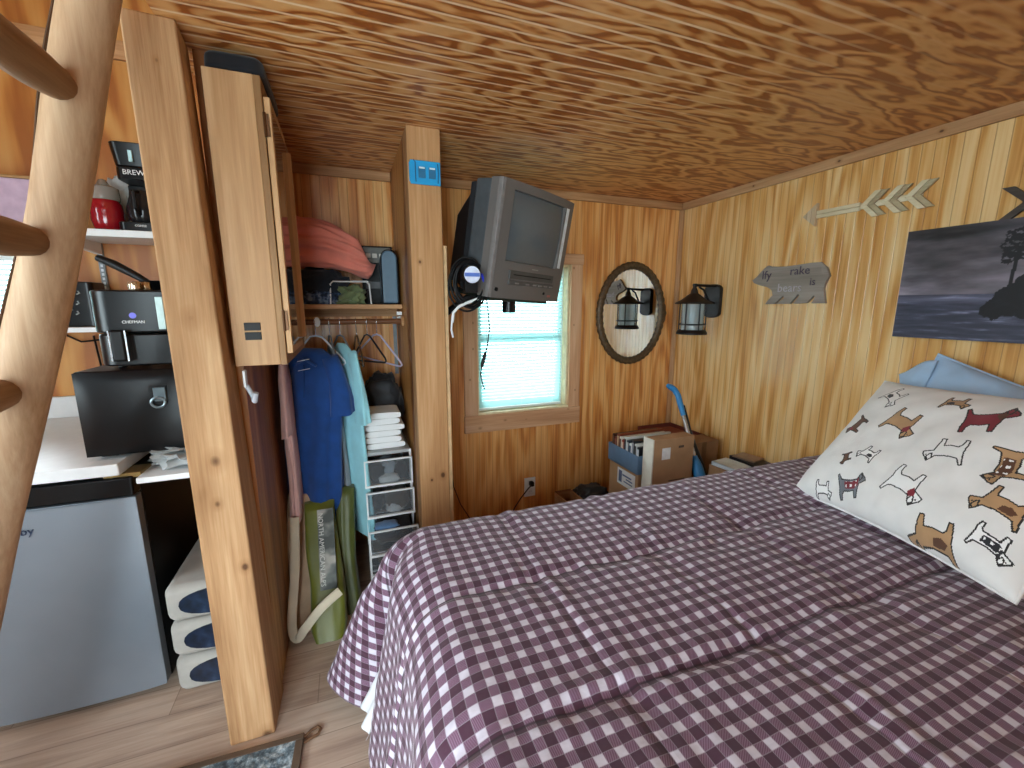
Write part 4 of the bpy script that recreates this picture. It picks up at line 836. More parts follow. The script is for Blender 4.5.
MB().lathe([(.066, 1.172), (.066, 1.325)], (LX, LY, 0), 32).build('glass_shade', clear('seeded_glass', 'd6e4ea', .30, .08), ln, smooth=50)
b = MB()
for k in range(6):
    a = 2*pi*k/6+.3; b.cyl((LX+.074*cos(a), LY+.074*sin(a), 1.165), (LX+.074*cos(a), LY+.074*sin(a), 1.33), .0035, n=8)
b.tube([(LX+.076*cos(a), LY+.076*sin(a), 1.205) for a in [2*pi*k/36 for k in range(36)]], .0042, 8, closed=True); b.build('cage', iron, ln, smooth=60)
MB().lathe([(.0, 1.143), (.088, 1.145), (.088, 1.155), (.078, 1.172), (.0, 1.174)], (LX, LY, 0), 32).build('base', iron, ln, smooth=30)
MB().lathe([(.012, 1.17), (.013, 1.22), (.022, 1.25), (.022, 1.275), (.010, 1.29)], (LX, LY, 0), 16).build('bulb', plain('unlit_bulb', 'dfe2e0', .2), ln, smooth=60)

bear = [(1.798,1.454),(1.773,1.471),(1.745,1.50),(1.73,1.514),(1.71,1.527),(1.694,1.521),(1.65,1.516),(1.61,1.514),(1.54,1.517),(1.476,1.521),(1.434,1.52),(1.403,1.493),(1.386,1.456),(1.401,1.421),(1.406,1.397),(1.389,1.328),(1.456,1.328),(1.442,1.356),(1.449,1.363),(1.478,1.330),(1.549,1.326),(1.520,1.366),(1.528,1.373),(1.563,1.326),(1.641,1.326),(1.600,1.355),(1.606,1.366),(1.65,1.326),(1.704,1.324),(1.690,1.345),(1.666,1.37),(1.674,1.397),(1.702,1.414),(1.751,1.426),(1.786,1.439)]
bs = thing('bear_sign', 'grey wooden bear-shaped sign with hand lettering on the right wall', 'sign', (XR, 1.59, 1.324))
MB().prism(bear, (XR-.002, 0, 0), (0,1,0), (0,0,1), (-.016,0,0)).build('board', timber('grey_wood', '7c756c', '958c82', 'aaa096', False, .7, 3, 'y'), bs, bevel=.002)
b = MB(); W_ = dict(ex=(0,-1,0), ey=(0,0,1), n=(-1,0,0))
put_text(b, 'lfy', .062, (XR-.0185, 1.71, 1.475), **W_); put_text(b, 'rake', .058, (XR-.0185, 1.53, 1.487), **W_); put_text(b, 'is', .05, (XR-.0185, 1.46, 1.43), **W_); 
b.build('lettering', plain('letter_plum', '4a3e50', .7), bs, smooth=0)
b = MB(); put_text(b, 'bears', .060, (XR-.0185, 1.575, 1.405), **W_); b.build('lettering', plain('letter_pale', 'b8aeb4', .7), bs, smooth=0)

def chevron(b, y0, s, z, half, reach, thick, x0, x1):
    # s=+1: point of the V toward +Y (left in view)
    for sg in (1, -1):
        P_ = [(0, 0), (-s*reach, sg*half), (-s*(reach+thick), sg*half), (-s*thick, 0)]
        b.prism(P_, (x0, y0, z), (0,1,0), (0,0,1), (x1-x0, 0, 0))
aw = thing('wooden_arrow', 'pale wooden arrow wall decoration with three chevron feathers above the bear sign', 'decoration', (XR, 1.27, 1.74))
pw = timber('pale_wood', 'c8b48c', 'e2d4b0', 'f2e8ce', False, .7, 5, 'y'); gw_ = timber('grey_feather', 'a09070', 'bcae8c', 'd0c4a4', False, .7, 6, 'y')
b = MB(); az = 1.742
for i, (ya, yb_) in enumerate(((1.550, 1.530), (1.528, 1.507), (1.505, 1.485))):
    ha = (1.550-ya)/.065*.053; hb = (1.550-yb_)/.065*.053
    b.prism([(ya, -ha), (ya, ha), (yb_, hb), (yb_, -hb)] if ha > .001 else [(ya, 0), (yb_, hb), (yb_, -hb)], (XR-.002, 0, az), (0,1,0), (0,0,1), (-.016-.001*i, 0, 0))
b.build('head', timber('head_wood', 'b49a76', 'c8ae8c', 'dcc8a8', False, .7, 4, 'z'), aw, bevel=.0015)
b = MB().box(XR-.014, XR-.002, 1.30, 1.486, az-.017, az-.001); b.box(XR-.014, XR-.002, 1.30, 1.486, az+.001, az+.017); b.box(XR-.010, XR-.002, 1.08, 1.30, az-.012, az+.012); b.build('shaft', pw, aw, bevel=.0015)
for i, y0 in enumerate((1.295, 1.215, 1.135)):
    b = MB(); chevron(b, y0, 1, az, .052, .050, .026, XR-.008, XR-.020); f_ = b.build('feather', pw, aw, bevel=.0015)
    b = MB(); chevron(b, y0-.028, 1, az, .050, .048, .024, XR-.007, XR-.017); b.build('feather_strip', gw_ if i < 3 else pw, f_, bevel=.0015)
da = thing('wooden_arrow', 'dark grey wooden arrow wall decoration above the seascape canvas', 'decoration', (XR, .62, 1.65))
dk = timber('dark_grey_wood', '3c3630', '4e4640', '625a52', False, .7, 5, 'y')
az2 = 1.655
b = MB().box(XR-.014, XR-.002, .42, .80, az2-.014, az2+.014); b.build('shaft', dk, da, bevel=.0015)
for y0 in (.765, .69, .615):
    b = MB(); chevron(b, y0, -1, az2, .055, .058, .030, XR-.008, XR-.021); b.build('feather', dk, da, bevel=.0015)
MB().prism([(.35, 0), (.42, .05), (.42, -.05)], (XR-.002, 0, az2), (0,1,0), (0,0,1), (-.016, 0, 0)).build('head', dk, da, bevel=.0015)

# painted canvas
pt = thing('painting', 'dark seascape canvas with a rocky islet and tree on the right wall', 'painting', (XR, .785, 1.19))
PY0, PY1, PZ0, PZ1 = .475, 1.092, 1.193, 1.604
NU, NV = 260, 170
b = MB().grid(lambda u, v: (XR-.0352, PY1+(PY0-PY1)*u, PZ0+(PZ1-PZ0)*v), NU, NV)
def art(u, v):
    fb = lambda x, y, s=0: noise.fractal(V((x, y, s)), .9, 2.1, 5)
    if v > .40:
        k = .5+.5*fb(u*2.2, v*6, 1); g = (v-.40)/.6; c = V((.40,.38,.42))*(1-.42*g) + V((.30,.28,.32))*(k-.5)*1.1 - V((.10,.09,.09))*max(0, fb(u*3, v*9, 4))
    else:
        k = .5+.5*fb(u*5, v*34, 2); c = V((.20,.21,.27))*(.7+.6*k) + V((.35,.36,.40))*max(0, k-.66)*1.4 + V((.12,.12,.14))*exp(-((v-.36)/.03)**2)
    r = V((.055,.058,.075)); n_ = fb(u*14, v*14, 7)
    top = .18 + .56*exp(-((u-.68)/.23)**2) + .06*n_
    if v < top and v > .20+.04*n_ and u > .40: c = r*(1+.7*max(0, n_)) 
    d = hypot((u-.51-.02*n_)/.075, (v-.78)/.15)
    if d < 1+.55*n_ and fb(u*40, v*40, 9) > -.28: c = r*1.1
    if abs(u-.505-.03*(v-.5)) < .008 and .45 < v < .78: c = r
    d = hypot((u-.63-.03*n_)/.10, (v-.84)/.12)
    if d < 1+.6*n_ and fb(u*40, v*40, 3) > -.2: c = r*1.2
    return [max(0, x)**1.0 for x in c]
t = NT('painted_canvas'); ca = t.n('Attribute', attribute_name='paint'); t.set(ca.outputs['Color'], .55); t.bump(t.noise(t.coord(), 900, 1), .1, .001)
cv = b.build('canvas_face', t.mat, pt, smooth=0, fix=False)
at = cv.data.color_attributes.new('paint', 'FLOAT_COLOR', 'POINT')
for j in range(NV+1):
    for i in range(NU+1):
        c = art(i/NU, j/NV); at.data[j*(NU+1)+i].color = (lin(min(1, c[0]*1.28)), lin(min(1, c[1]*1.28)), lin(min(1, c[2]*1.26)), 1)
MB().box(XR-.035, XR-.001, PY0, PY1, PZ0, PZ1).build('stretcher', plain('canvas_edge', '3c3e48', .7), pt, bevel=.001)

# outlet with plug
ou = thing('wall_outlet', 'white wall outlet with a black plug below the window', 'outlet', (1.038, YB, .09))
b = MB().box(1.0, 1.077, YB-.008, YB-.0005, .093, .222); b.build('plate', M['white_pl'], ou, bevel=.003)
for z in (.128, .187):
    r_ = MB(); rprism(r_, (1.038, 0), .017, .017, 0, .003, .008); r_.xf(Matrix.Translation((0, YB-.008, z)) @ Matrix.Rotation(pi/2, 4, 'X')); s_ = r_.build('socket', M['white'], ou)
    b = MB()
    for dx in (-.007, .006): b.box(1.038+dx, 1.0395+dx, YB-.0116, YB-.0108, z-.003, z+.006)
    b.build('slot', M['black'], s_)
pg = thing('plug_cord', 'black plug with a drooping cord in the wall outlet', 'cord', (1.04, YB-.02, .19))
MB().box(1.027, 1.054, YB-.045, YB-.0115, .173, .203).build('plug', M['black'], pg, bevel=.006)
MB().tube([(1.03, YB-.045, .185), (1.0, YB-.055, .165), (.955, YB-.05, .11), (.92, YB-.04, .05), (.90, YB-.04, .01), (.86, YB-.05, .006)], .004, 8).build('cord', plain('brown_cord', '2c1a12', .5), pg, smooth=60)
o = MB().tube([(.52, YB-.01, .36), (.535, YB-.012, .24), (.575, YB-.012, .12), (.63, YB-.012, .02)], .003, 8).build('thin_cord', plain('dark_cord', '46200f', .5), smooth=60); tag(recentre(o, (.63, YB-.012, 0)), 'thin dark cord running down the back wall beside the square post', 'cord')

# ------------------------------------------------------------------ boxes in the corner
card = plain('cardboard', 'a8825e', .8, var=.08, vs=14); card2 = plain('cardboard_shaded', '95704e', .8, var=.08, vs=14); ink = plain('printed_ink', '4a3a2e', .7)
def obox(mb, x0, x1, y0, y1, z0, z1, t=.004):
    mb.box(x0, x1, y0, y1, z0, z0+t); mb.box(x0, x0+t, y0, y1, z0, z1); mb.box(x1-t, x1, y0, y1, z0, z1); mb.box(x0+t, x1-t, y0, y0+t, z0, z1); mb.box(x0+t, x1-t, y1-t, y1, z0, z1); return mb
bx1 = thing('cardboard_box', 'brown cardboard box with a white shipping label under the slate tray', 'box', (1.63, 1.98, 0), 0, 'cardboard boxes in the corner')
b = MB().box(1.455, 1.80, 1.845, 2.12, 0, .392); b.build('carton', card, bx1, bevel=.002)
lb_ = MB().box(1.4535, 1.4555, 1.868, 2.035, .275, .372).build('label', plain('label_paper', 'dcdcdc', .6, var=.03), bx1)
b = MB(); b.box(1.4525, 1.4538, 1.90, 1.985, .335, .345); b.box(1.4525, 1.4538, 1.89, 1.95, .318, .326); b.box(1.4525, 1.4538, 1.89, 1.97, .30, .307); b.box(1.4525, 1.4538, 1.99, 2.02, .29, .36); b.build('print', plain('label_blue_ink', '5a6a8c', .6), lb_)
trr = thing('storage_tray', 'slate blue open tray of upright disc cases on the labelled cardboard box', 'tray', (1.62, 1.97, .392))
b = obox(MB(), 1.443, 1.79, 1.838, 2.125, .3925, .50, .006); b.build('tray', plain('slate_plastic', '56708a', .45, var=.06), trr, bevel=.002)
cols_ = ['17191e', 'd6d8d4', '20242a', 'e2e2de', '2c3640', 'cfd4d0', '8c3a28', 'd8d0c4', '7a3a26', '6a2c20', '3a2018']
places = ['frontmost of the row', 'second from the front', 'third from the front', 'fourth from the front', 'fifth from the front', 'middle of the row', 'fifth from the back', 'fourth from the back', 'third from the back', 'second from the back', 'rearmost of the row']
tone = ['black', 'white', 'black', 'white', 'dark blue', 'pale', 'russet', 'cream', 'brown', 'dark red', 'dark brown']
for i in range(11):
    y = 1.852+.0238*i; cse = thing('disc_case', '%s disc case standing in the slate tray, %s' % (tone[i], places[i]), 'disc case', (1.615, y, .399), 0, 'disc cases in the slate tray')
    zt = .545 + .012*((i*7) % 3)
    MB().box(1.458, 1.778, y, y+.018, .399, zt).build('case', plain('case_%d' % i, cols_[i], .35, var=.05), cse, bevel=.0015)
    MB().box(1.4565, 1.4585, y+.002, y+.016, .42, zt-.012).build('spine', plain('spine_%d' % i, ['c8ccd0', '2a2c30', '8a8e94', '44586c', 'c0c4c4', '2c3036', 'd0b8a0', '54402c', 'c0a080', '8c5a4a', '70503c'][i], .5), cse)
ct2 = thing('cardboard_box', 'flat brown cardboard carton with a white edge leaning in front of the disc tray', 'box', (1.59, 1.785, 0), 0, 'cardboard boxes in the corner')
MB().box(1.474, 1.745, 1.752, 1.828, 0, .615).build('carton', card, ct2, bevel=.002)
MB().box(1.466, 1.4745, 1.75, 1.829, .0, .618).build('end_strip', plain('white_card', 'd6cfc0', .7, var=.06), ct2, bevel=.001)
b = MB().box(1.53, 1.585, 1.7505, 1.7525, .50, .565); b.build('label', plain('sticker', 'dcdcdc', .6), ct2)
b = MB(); b.box(1.64, 1.675, 1.7512, 1.7524, .555, .568); b.box(1.585, 1.695, 1.7512, 1.7524, .37, .376); b.build('print', ink, ct2)
rb = thing('cardboard_box', 'reddish brown box standing in the room corner behind the stick vacuum', 'box', (1.95, 2.2, 0), 0, 'cardboard boxes in the corner')
b = obox(MB(), 1.82, 2.10, 2.02, 2.34, 0, .50, .005); b.build('carton', plain('red_card', '74342a', .8, var=.1), rb)
b = MB().hexa([(1.83,2.03,.46),(2.09,2.03,.46),(2.09,2.33,.46),(1.83,2.33,.46)], [(1.84,2.04,.485),(2.08,2.04,.49),(2.08,2.32,.48),(1.84,2.32,.485)]); b.build('flap', plain('red_flap', '8a4a3a', .8), rb)
bb_ = thing('cardboard_box', 'tall brown cardboard box between the stick vacuum and the right wall', 'box', (1.95, 1.94, 0), 0, 'cardboard boxes in the corner')
MB().box(1.835, 2.06, 1.875, 2.005, 0, .515).build('carton', card2, bb_, bevel=.002)
MB().box(1.93, 1.965, 1.873, 1.8752, .2, .515).build('tape', plain('packing_tape', '7c5c3c', .4), bb_)
# stick vacuum
vc = thing('stick_vacuum', 'stick vacuum with blue handle and silver tube leaning in the corner', 'vacuum', (1.79, 1.56, 0))
q0, q1 = V((1.80, 1.72, .315)), V((1.818, 2.0, .83)); dv_ = (q1-q0).normalized()
def qp(z): return q0 + dv_*((z-q0.z)/dv_.z)
hp = [qp(.68), qp(.74), qp(.79), qp(.82)+V((-.014,0,0)), qp(.835)+V((-.04,0,.004)), qp(.838)+V((-.06,0,.01))]
blue = plain('vacuum_blue', '2f86c4', .35, var=.05)
MB().tube(hp, [.014, .017, .017, .018, .018, .013], 14).build('handle', blue, vc, smooth=60)
MB().tube([qp(.44), qp(.69)], .0115, 14).build('tube', plain('vacuum_tube', 'c4c6c8', .25, .7), vc)
MB().tube([qp(.06), qp(.25), qp(.42), qp(.47)], [.038, .038, .030, .016], 18).build('body', blue, vc, smooth=50)
b = MB().loft([(tuple(qp(z)+V((.03 + .012*sin(z*9), .020, 0))), (r_, 0, 0), (0, .016, 0)) for z, r_ in ((.22, .03), (.30, .045), (.42, .046), (.52, .034), (.60, .022), (.68, .016), (.73, .008))], 24); b.build('dust_bag', cloth('vacuum_black', '101216', .3), vc, smooth=60)
b = MB().hexa([(1.70,1.44,.001),(1.88,1.44,.001),(1.88,1.60,.001),(1.70,1.60,.001)], [(1.715,1.455,.05),(1.865,1.455,.05),(1.86,1.60,.07),(1.72,1.60,.07)]); b.build('head', blue, vc, bevel=.01)
# box of books by the bed
kb = thing('cardboard_box', 'brown box with books on top between the bed and the right wall', 'box', (1.98, 1.6, 0), 0, 'cardboard boxes in the corner')
MB().box(1.85, 2.115, 1.46, 1.735, 0, .44).build('carton', card, kb, bevel=.002)
b = MB().box(1.86, 2.10, 1.4585, 1.4605, .40, .43); b.build('print', plain('red_print', '9a4a3a', .7), kb)
def book(name, label, x0, x1, y0, y1, z0, z1, cover, rz):
    g = thing(name, label, 'book', ((x0+x1)/2, (y0+y1)/2, z0), rz, 'books on the box by the bed'); cx, cy = (x0+x1)/2, (y0+y1)/2
    hw, hd = (x1-x0)/2, (y1-y0)/2; h = z1-z0
    b = MB().box(-hw, hw, -hd, hd, 0, .003); b.box(-hw, hw, -hd, hd, h-.003, h); b.box(-hw, -hw+.003, -hd, hd, 0, h); b.build('cover', plain(name+'_cover', cover, .4), g, world=False)
    MB().box(-hw+.003, hw-.004, -hd+.004, hd-.004, .003, h-.003).build('pages', plain('book_pages', 'd8d2c4', .8), g, world=False)
    return g
book('book', 'white book on the box between bed and right wall', 1.862, 1.985, 1.57, 1.73, .4405, .462, 'd8e4ea', .12)
book('book', 'black book on the box, nearest the right wall', 1.99, 2.11, 1.56, 1.73, .4405, .474, '1c1a20', -.08)
book('book', 'black notebook on the box, nearest the bed', 1.93, 2.09, 1.465, 1.555, .4405, .465, '241f26', .05)
book('magazine', 'tan covered book lying on the black book by the right wall', 2.0, 2.105, 1.60, 1.72, .4745, .482, 'a08a78', .2)
o = MB().blob((1.40, 2.23, .085), (.115, .09, .095), .25, 3, 21, -.084).build('black_bag', cloth('black_bag_cloth', '0f0f12', .3, .6), smooth=80); tag(recentre(o, (1.40, 2.23, 0)), 'black bag slumped on the floor beside the labelled cardboard box', 'bag')
cr_ = thing('wooden_crate', 'small wooden tray on the floor between the outlet and the black bag', 'tray', (1.24, 2.22, 0))
b = obox(MB(), 1.17, 1.285, 2.14, 2.30, .001, .145, .008); b.build('crate', timber('crate_wood', '7a4a2a', '9a6a44', 'b4865c', False, .6, 3, 'x'), cr_)

# ------------------------------------------------------------------ bed
bd = thing('bed', 'queen bed with its head against the right wall', 'bed', (1.12, .48, 0))
BX0, BX1, BY0, BY1 = .19, 2.085, -.27, 1.18
M['sheet'] = cloth('white_sheet', 'd9dde0', .06)
MB().box(BX0, BX1, BY0, BY1, .34, .585).build('mattress', M['sheet'], bd, bevel=.04, seg=4)
b = MB().box(BX0+.02, BX1, BY0+.02, BY1-.02, .16, .338); b.build('base', M['trim'], bd, bevel=.005)
for x_ in (BX0+.08, BX1-.08):
    for y_ in (BY0+.08, BY1-.08): MB().box(x_-.03, x_+.03, y_-.03, y_+.03, 0, .161).build('leg', M['trim_z'], bd, bevel=.004)
def skf(u, v):
    y = 1.10 + .15*u; d = v; return (.150 - .180*d**1.3 + .01*sin(u*14)*d, y, .50 - .41*d)
MB().grid(skf, 24, 12).build('sheet_hem', M['sheet'], bd, smooth=80)
X0, Y0, ZT, RR = .205, 1.215, .620, .125
LU, LVN = 1.885, 1.50
def arc(d, slope):
    q = RR*pi/2
    if d <= q: return RR*sin(d/RR), RR*(1-cos(d/RR))
    return RR + slope*(d-q), RR + (d-q)*sqrt(1-slope*slope)
seam_v = [.315, .665, 1.015, 1.365]; seam_u = [.215+.35*i for i in range(6)]
def puff(u, v):
    wob = .012*noise.noise(V((u*2.2, v*2.2, 3)))
    dv = min(abs(v-s+wob*.6) for s in seam_v)
    r = sum(1 for s in seam_v if v > s) % 2
    du = min(abs(u-(s+(.0 if r else .02))+wob*1.3) for s in seam_u)
    p = .007*(1-exp(-(dv/.016)**2)) + .004*(1-exp(-(du/.016)**2)) + .007*(1-exp(-(dv/.12)**2))
    w1 = (noise.noise(V((u*7, v*26, 21)))*exp(-(dv/.06)**2) + noise.noise(V((u*24, v*6, 22)))*exp(-(du/.07)**2)*.8)*.011 + noise.noise(V((u*5.5, v*8, 1)))*.004 + noise.noise(V((u*14+1.5*noise.noise(V((u*3,v*3,8))), v*20, 2)))*.0035
    w2 = noise.noise(V((u*30, v*9, 4)))*.004*exp(-(dv/.07)**2) + noise.noise(V((u*9, v*32, 6)))*.003*exp(-(du/.06)**2)
    return p + w1 + w2 + .005*noise.noise(V((u*1.3, v*1.3, 11)))
def drape(u, v):
    du, dv, dn = max(0, -u), max(0, -v), max(0, v-LVN)
    h = puff(u, v)
    bx, by = X0+max(u, 0), Y0-min(max(v, 0), LVN)
    if du > 0 and dv > 0:
        r = hypot(du, dv); th = atan2(dv, du)
        rm = min(.66/max(cos(th), 1e-6), .50/max(sin(th), 1e-6)); tgt = .66 + (.50-.66)*(th/(pi/2))**1.5; r2 = r*tgt/rm
        o, dn_ = arc(r2, .16)
        fl = exp(-((th-.45)/.26)**2); fr2 = exp(-((th-1.2)/.22)**2); k = min(1, r2/.3)
        o2 = o + .27*r2*fl*k + .10*r2*fr2*k - .05*k*exp(-((th-.06)/.10)**2)
        dn_ -= .22*(o2-o)
        n_ = V((-cos(th), sin(th), 0)); P = V((X0, Y0, ZT)) + n_*o2 - V((0,0,dn_))
        nn_ = (n_ * min(1, r2/(RR*1.5)) + V((0,0,1))*max(0, 1-r2/(RR*1.5)))
        return P + nn_.normalized()*h
    if du > 0:
        k = min(1, du/.3); s = .17
        o, d_ = arc(du, s); o += k*(.016*sin(v*11+.6) + .008*sin(v*23))*(1-exp(-v/.15)) - .05*k*exp(-(v/.10)**2)*(0 if v <= 0 else exp(-v/.06)) - .05*k*exp(-((.06)/.10)**2)*(exp(-v/.05))*.0
        sh = max(0, 1-du/(RR*1.5)); return V((X0-o, by, ZT-d_)) + V((-(1-sh), 0, sh)).normalized()*h
    if dv > 0 or dn > 0:
        e = max(dv, dn); sg = 1 if dv > 0 else -1; o, d_ = arc(e, .05); o += min(1, e/.3)*.012*sin(u*10)
        sh = max(0, 1-e/(RR*1.5)); return V((bx, by+sg*o, ZT-d_)) + V((0, sg*(1-sh), sh)).normalized()*h
    return V((bx, by, ZT+h))
NU_, NV_ = 300, 280; U0, U1, V0, V1 = -.66, LU, -.50, LVN+.33
uvs = []
def cf(a, b_):
    u, v = U0+(U1-U0)*a, V0+(V1-V0)*b_; uvs.append((u, v)); return drape(u, v)
t = NT('gingham_comforter'); uv = t.coord('UV'); x = t.xyz(uv); P_G = .038
sx_ = t.rng(t.math('PINGPONG', x['X'], P_G/2), P_G*.225-.001, P_G*.225+.001); sy_ = t.rng(t.math('PINGPONG', x['Y'], P_G/2), P_G*.225-.001, P_G*.225+.001)
tw = t.rng(t.math('PINGPONG', t.math('ADD', x['X'], x['Y']), .0017), .0007, .0011)
both = t.math('MULTIPLY', sx_, sy_); one = t.math('SUBTRACT', t.math('MAXIMUM', sx_, sy_), both)
fz = t.noise(uv, 60, 3)
midc = t.mix(tw, '5a364c', '8e7086'); c = t.mix(one, 'd2cdd9', midc); c = t.mix(both, c, '431f33'); c = t.mix(t.rng(fz, .3, .7, 0, .18), c, '5a4650')
wv = t.math('MULTIPLY', t.math('SUBTRACT', t.noise(t.mapping(uv, (3, 3, 3)), 1, 2), .5), .03)
sv = t.math('PINGPONG', t.math('ADD', t.math('SUBTRACT', x['Y'], .315), wv), .175); su = t.math('PINGPONG', t.math('ADD', t.math('SUBTRACT', x['X'], .215), wv), .175)
sm = t.math('MAXIMUM', t.rng(sv, .0035, .0012, 0, 1), t.math('MULTIPLY', t.rng(su, .003, .001, 0, 1), .45))
c = t.mix(t.math('MULTIPLY', sm, .75), c, '24121c')
hh = t.math('ADD', t.math('MULTIPLY', t.noise(uv, 700, 1), .12), t.math('MAXIMUM', t.rng(sv, .012, 0, 0, -4), t.math('MULTIPLY', su, 0.)))
hh = t.math('SUBTRACT', t.math('MULTIPLY', t.noise(uv, 700, 1), .1), t.math('MAXIMUM', t.rng(sv, .014, .0, 0, 3), t.rng(su, .010, .0, 0, 2)))
hh = t.math('ADD', hh, t.math('MULTIPLY', t.noise(t.mapping(uv, (26, 60, 1)), 1, 3), 1.6))
t.set(c, .92, Sheen_Weight=.15); t.bump(hh, .5, .002)
b = MB().grid(cf, NU_, NV_); b.uv = uvs
o = b.build('comforter', t.mat, smooth=80); sd_ = o.modifiers.new('Solidify', 'SOLIDIFY'); sd_.thickness = .018; sd_.offset = -1
tag(recentre(o, (1.12, .48, .6)), 'plum and white gingham quilted comforter spread over the bed', 'comforter')

def pillow(name, label, mats, c, e1, e2, Wd, Hd, T, fr=None, seed=0, res=(120, 100), face=None, sag=0., wr=.006):
    e1, e2 = V(e1).normalized(), V(e2); e2 = (e2-e1*e1.dot(e2)).normalized(); n = e1.cross(e2); c = V(c)
    b = MB()
    def surf(s):
        def f(a, q):
            u, v = 2*a-1, 2*q-1
            x = Wd/2*u*(1-.07*(1-v*v)); y = Hd/2*v*(1-.07*(1-u*u)); tt = T*max(0, (1-abs(u)**3.2))**.55*max(0, (1-abs(v)**3.2))**.55
            w_ = wr*noise.noise(V((x*7+seed, y*7, seed)))*1.6 + wr*.7*noise.noise(V((x*18, y*18+seed, seed+2)))
            w_ += wr*1.2*sin(40*x+8*noise.noise(V((x*4, y*4, seed))))*exp(-((abs(v)-1)/.18)**2)*.5
            k = min(1, tt/T*1.5)
            P = c + e1*x + e2*y + n*(s*(tt*(.62 if s < 0 else 1.) + w_*k)); P.z = P.z - sag*(1-u*u)*.0
            return P
        return f
    nu, nv = res
    b.grid(surf(1), nu, nv)
    if face:
        for j in range(nv):
            for i in range(nu):
                u = ((i+.5)/nu*2-1)*Wd/2; v = ((j+.5)/nv*2-1)*Hd/2; b.m[j*nu+i] = face(u, v)
    b.mi = 0; b.grid(surf(-1), nu//2*1, nv//2*1, flip=True)
    g = thing(name, label, 'pillow', c - V((0,0,T)))
    o = b.build('cover', mats, g, smooth=80, fix=False)
    pts = [c + e1*(Wd/2*u*(1-.07*(1-v*v))) + e2*(Hd/2*v*(1-.07*(1-u*u))) for u, v in [(-1+2*k/20, -1) for k in range(20)] + [(1, -1+2*k/20) for k in range(20)] + [(1-2*k/20, 1) for k in range(20)] + [(-1, 1-2*k/20) for k in range(20)]]
    MB().tube(pts, .004, 8, closed=True).build('seam', mats[0] if isinstance(mats, list) else mats, g, smooth=60)
    return g, (c, e1, e2, n)
def inpoly(x, y, P):
    r = False; n = len(P); j = n-1
    for i in range(n):
        if (P[i][1] > y) != (P[j][1] > y) and x < (P[j][0]-P[i][0])*(y-P[i][1])/(P[j][1]-P[i][1])+P[i][0]: r = not r
        j = i
    return r
def dseg(x, y, P):
    m = 9
    for i in range(len(P)):
        a, b_ = P[i-1], P[i]; dx, dy = b_[0]-a[0], b_[1]-a[1]; L = dx*dx+dy*dy or 1e-9
        q = max(0, min(1, ((x-a[0])*dx+(y-a[1])*dy)/L)); m = min(m, hypot(x-a[0]-q*dx, y-a[1]-q*dy))
    return m
# a small standing dog, facing left, unit about 1 long
DOG = [(-.5,.12),(-.48,.21),(-.40,.30),(-.34,.40),(-.27,.32),(-.20,.20),(.05,.17),(.28,.20),(.35,.22),(.44,.40),(.49,.38),(.44,.14),(.42,-.02),(.44,-.20),(.42,-.38),(.34,-.38),(.33,-.22),(.26,-.14),(.05,-.17),(-.10,-.15),(-.13,-.38),(-.22,-.38),(-.24,-.15),(-.28,.04),(-.36,.07)]
COAT = [(-.26,.26),(-.16,.15),(.05,.12),(.24,.145),(.22,-.07),(-.02,-.10),(-.12,-.10),(-.25,.0)]
SCARF = [(-.32,.16),(-.20,.24),(-.14,.12),(-.22,-.02),(-.30,.05)]
SPOT = [(.05,.13),(.28,.15),(.36,.05),(.22,-.04),(.08,.0)]
EAR = [(-.38,.29),(-.30,.38),(-.25,.28),(-.29,.14),(-.34,.18)]
# (u, v, size, rotation in degrees, mirrored, body, extra)   materials: 0 cloth 1 outline 2 tan 3 brown 4 black 5 red 6 white 7 grey
dogs = [(-.074,.068,.150,165,0,2,'scarf',5),(.104,.007,.125,190,1,0,None,0),(-.094,-.195,.125,20,1,7,'coat',5),(.073,-.130,.150,170,0,6,'scarf',5),(.176,-.235,.150,188,1,2,'spot',3),(-.104,-.072,.085,170,1,6,'spot',4),(.125,.135,.145,15,1,5,'scarf',3),(.244,.012,.13,100,0,2,'coat',3),(.275,-.085,.13,175,1,2,'spot',3),(.30,-.180,.10,170,0,6,'coat',4),(-.196,.170,.12,150,0,6,'spot',4),(-.245,.026,.10,70,0,3,'scarf',5),(.01,.185,.085,190,0,2,'spot',4),(-.20,-.235,.085,190,0,6,None,0),(.235,.19,.11,150,0,7,'scarf',5),(.30,.09,.11,20,1,4,'spot',6),(-.17,-.11,.06,120,0,3,None,0)]
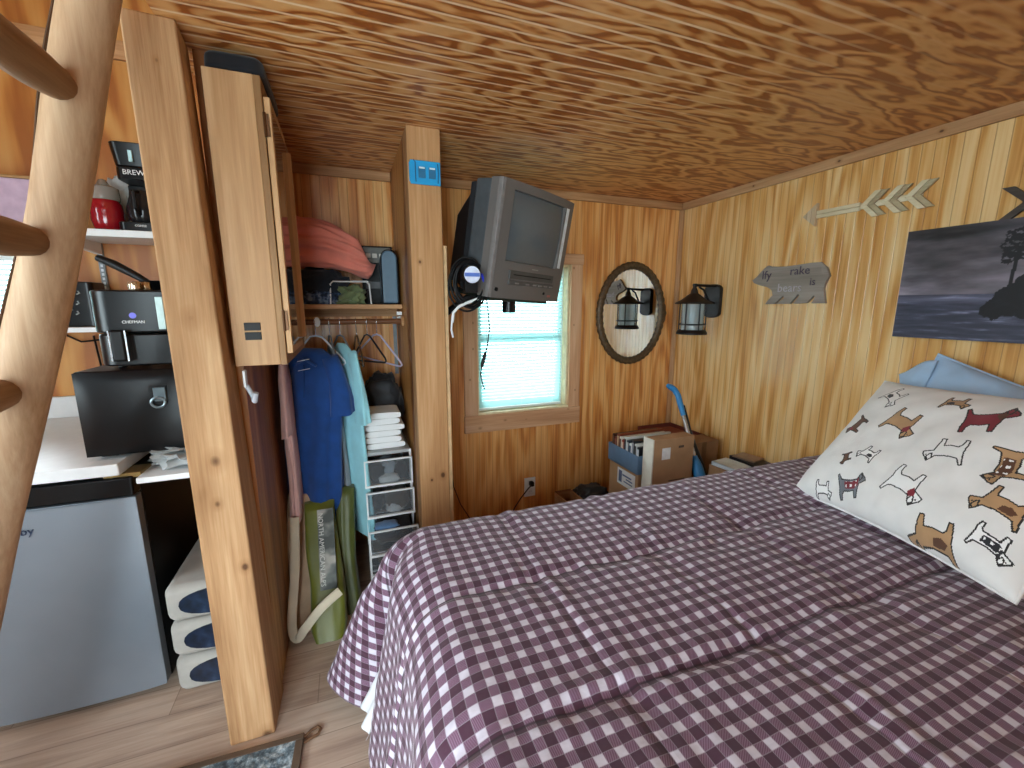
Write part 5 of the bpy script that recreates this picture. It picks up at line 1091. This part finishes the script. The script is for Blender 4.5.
def dogface(u, v):
    for (cx, cy, s, rot, mir, body, extra, em) in dogs:
        dx, dy = u-cx, v-cy
        if dx*dx+dy*dy > (s*.75)**2: continue
        s = s*.84; a = radians(-rot); x = (dx*cos(a)-dy*sin(a))/s; y = (dx*sin(a)+dy*cos(a))/s
        if mir: x = -x
        ins = inpoly(x, y, DOG)
        if not ins:
            if dseg(x, y, DOG) < .016*.12/s: return 1
            continue
        if dseg(x, y, DOG) < .014*.12/s: return 1
        if extra:
            Q = {'scarf': SCARF, 'coat': COAT, 'spot': SPOT}[extra]
            if inpoly(x, y, Q): return em if not (extra == 'coat' and (int(x*26) % 4 == 0 and int(y*26) % 3 == 0)) else 6
        if dseg(x, y, EAR) < .016: return 1
        if hypot(x+.40, y-.21) < .02: return 1
        return body
    return 0
pm = [cloth('cream_plush', 'e6e4e0', .05, bump=.3), cloth('print_outline', '23211f'), cloth('print_tan', 'b08a62'), cloth('print_brown', '5c3a26'), cloth('print_black', '26272b'), cloth('print_red', '7c1f2c'), cloth('print_white', 'f0efec', .03), cloth('print_grey', '70747a')]
e1p, e2p = V((-.329, -.941, .083)), V((.606, -.143, .783))
pillow('pillow', 'cream pillow printed with little dogs in scarves at the head of the bed', pm, PIL_C, e1p, e2p, .72, .535, .095, seed=3, res=(400, 310), face=dogface)
lbm = cloth('light_blue_cotton', 'a8c6e4', .06, .85)
g, (c_, a1, a2, nn_) = pillow('pillow', 'light blue pillow propped against the wall behind the dog-print pillow', lbm, (1.975, .645, .86), (0, -.955, -.296), (.25, -.29, .92), .66, .40, .07, seed=9, wr=.012)
pk = c_ - a1*.30 + a2*.20
pk = c_ - a1*.31 + a2*.185
P3 = [pk, V((2.02, 1.01, 1.062)), V((1.985, .975, .985)), V((1.97, .90, .95))]
def flap(u, v):
    p = (P3[0]*(1-u)+P3[1]*u)*(1-v) + (P3[3]*(1-u)+P3[2]*u)*v; return p + V((-.018*sin(pi*u)*sin(pi*v)-.03*(1-u), 0, .01*sin(u*5)))
o = MB().grid(flap, 16, 16).build('case_flap', lbm, g, smooth=80); sd_ = o.modifiers.new('Solidify', 'SOLIDIFY'); sd_.thickness = .005
pillow('pillow', 'white pillow lying under the dog-print pillow', cloth('pale_blue_white', 'd4e2e8', .05), (1.86, .66, .735), (-.1, -1, 0), (1, -.1, .5), .72, .46, .10, seed=14, wr=.01)
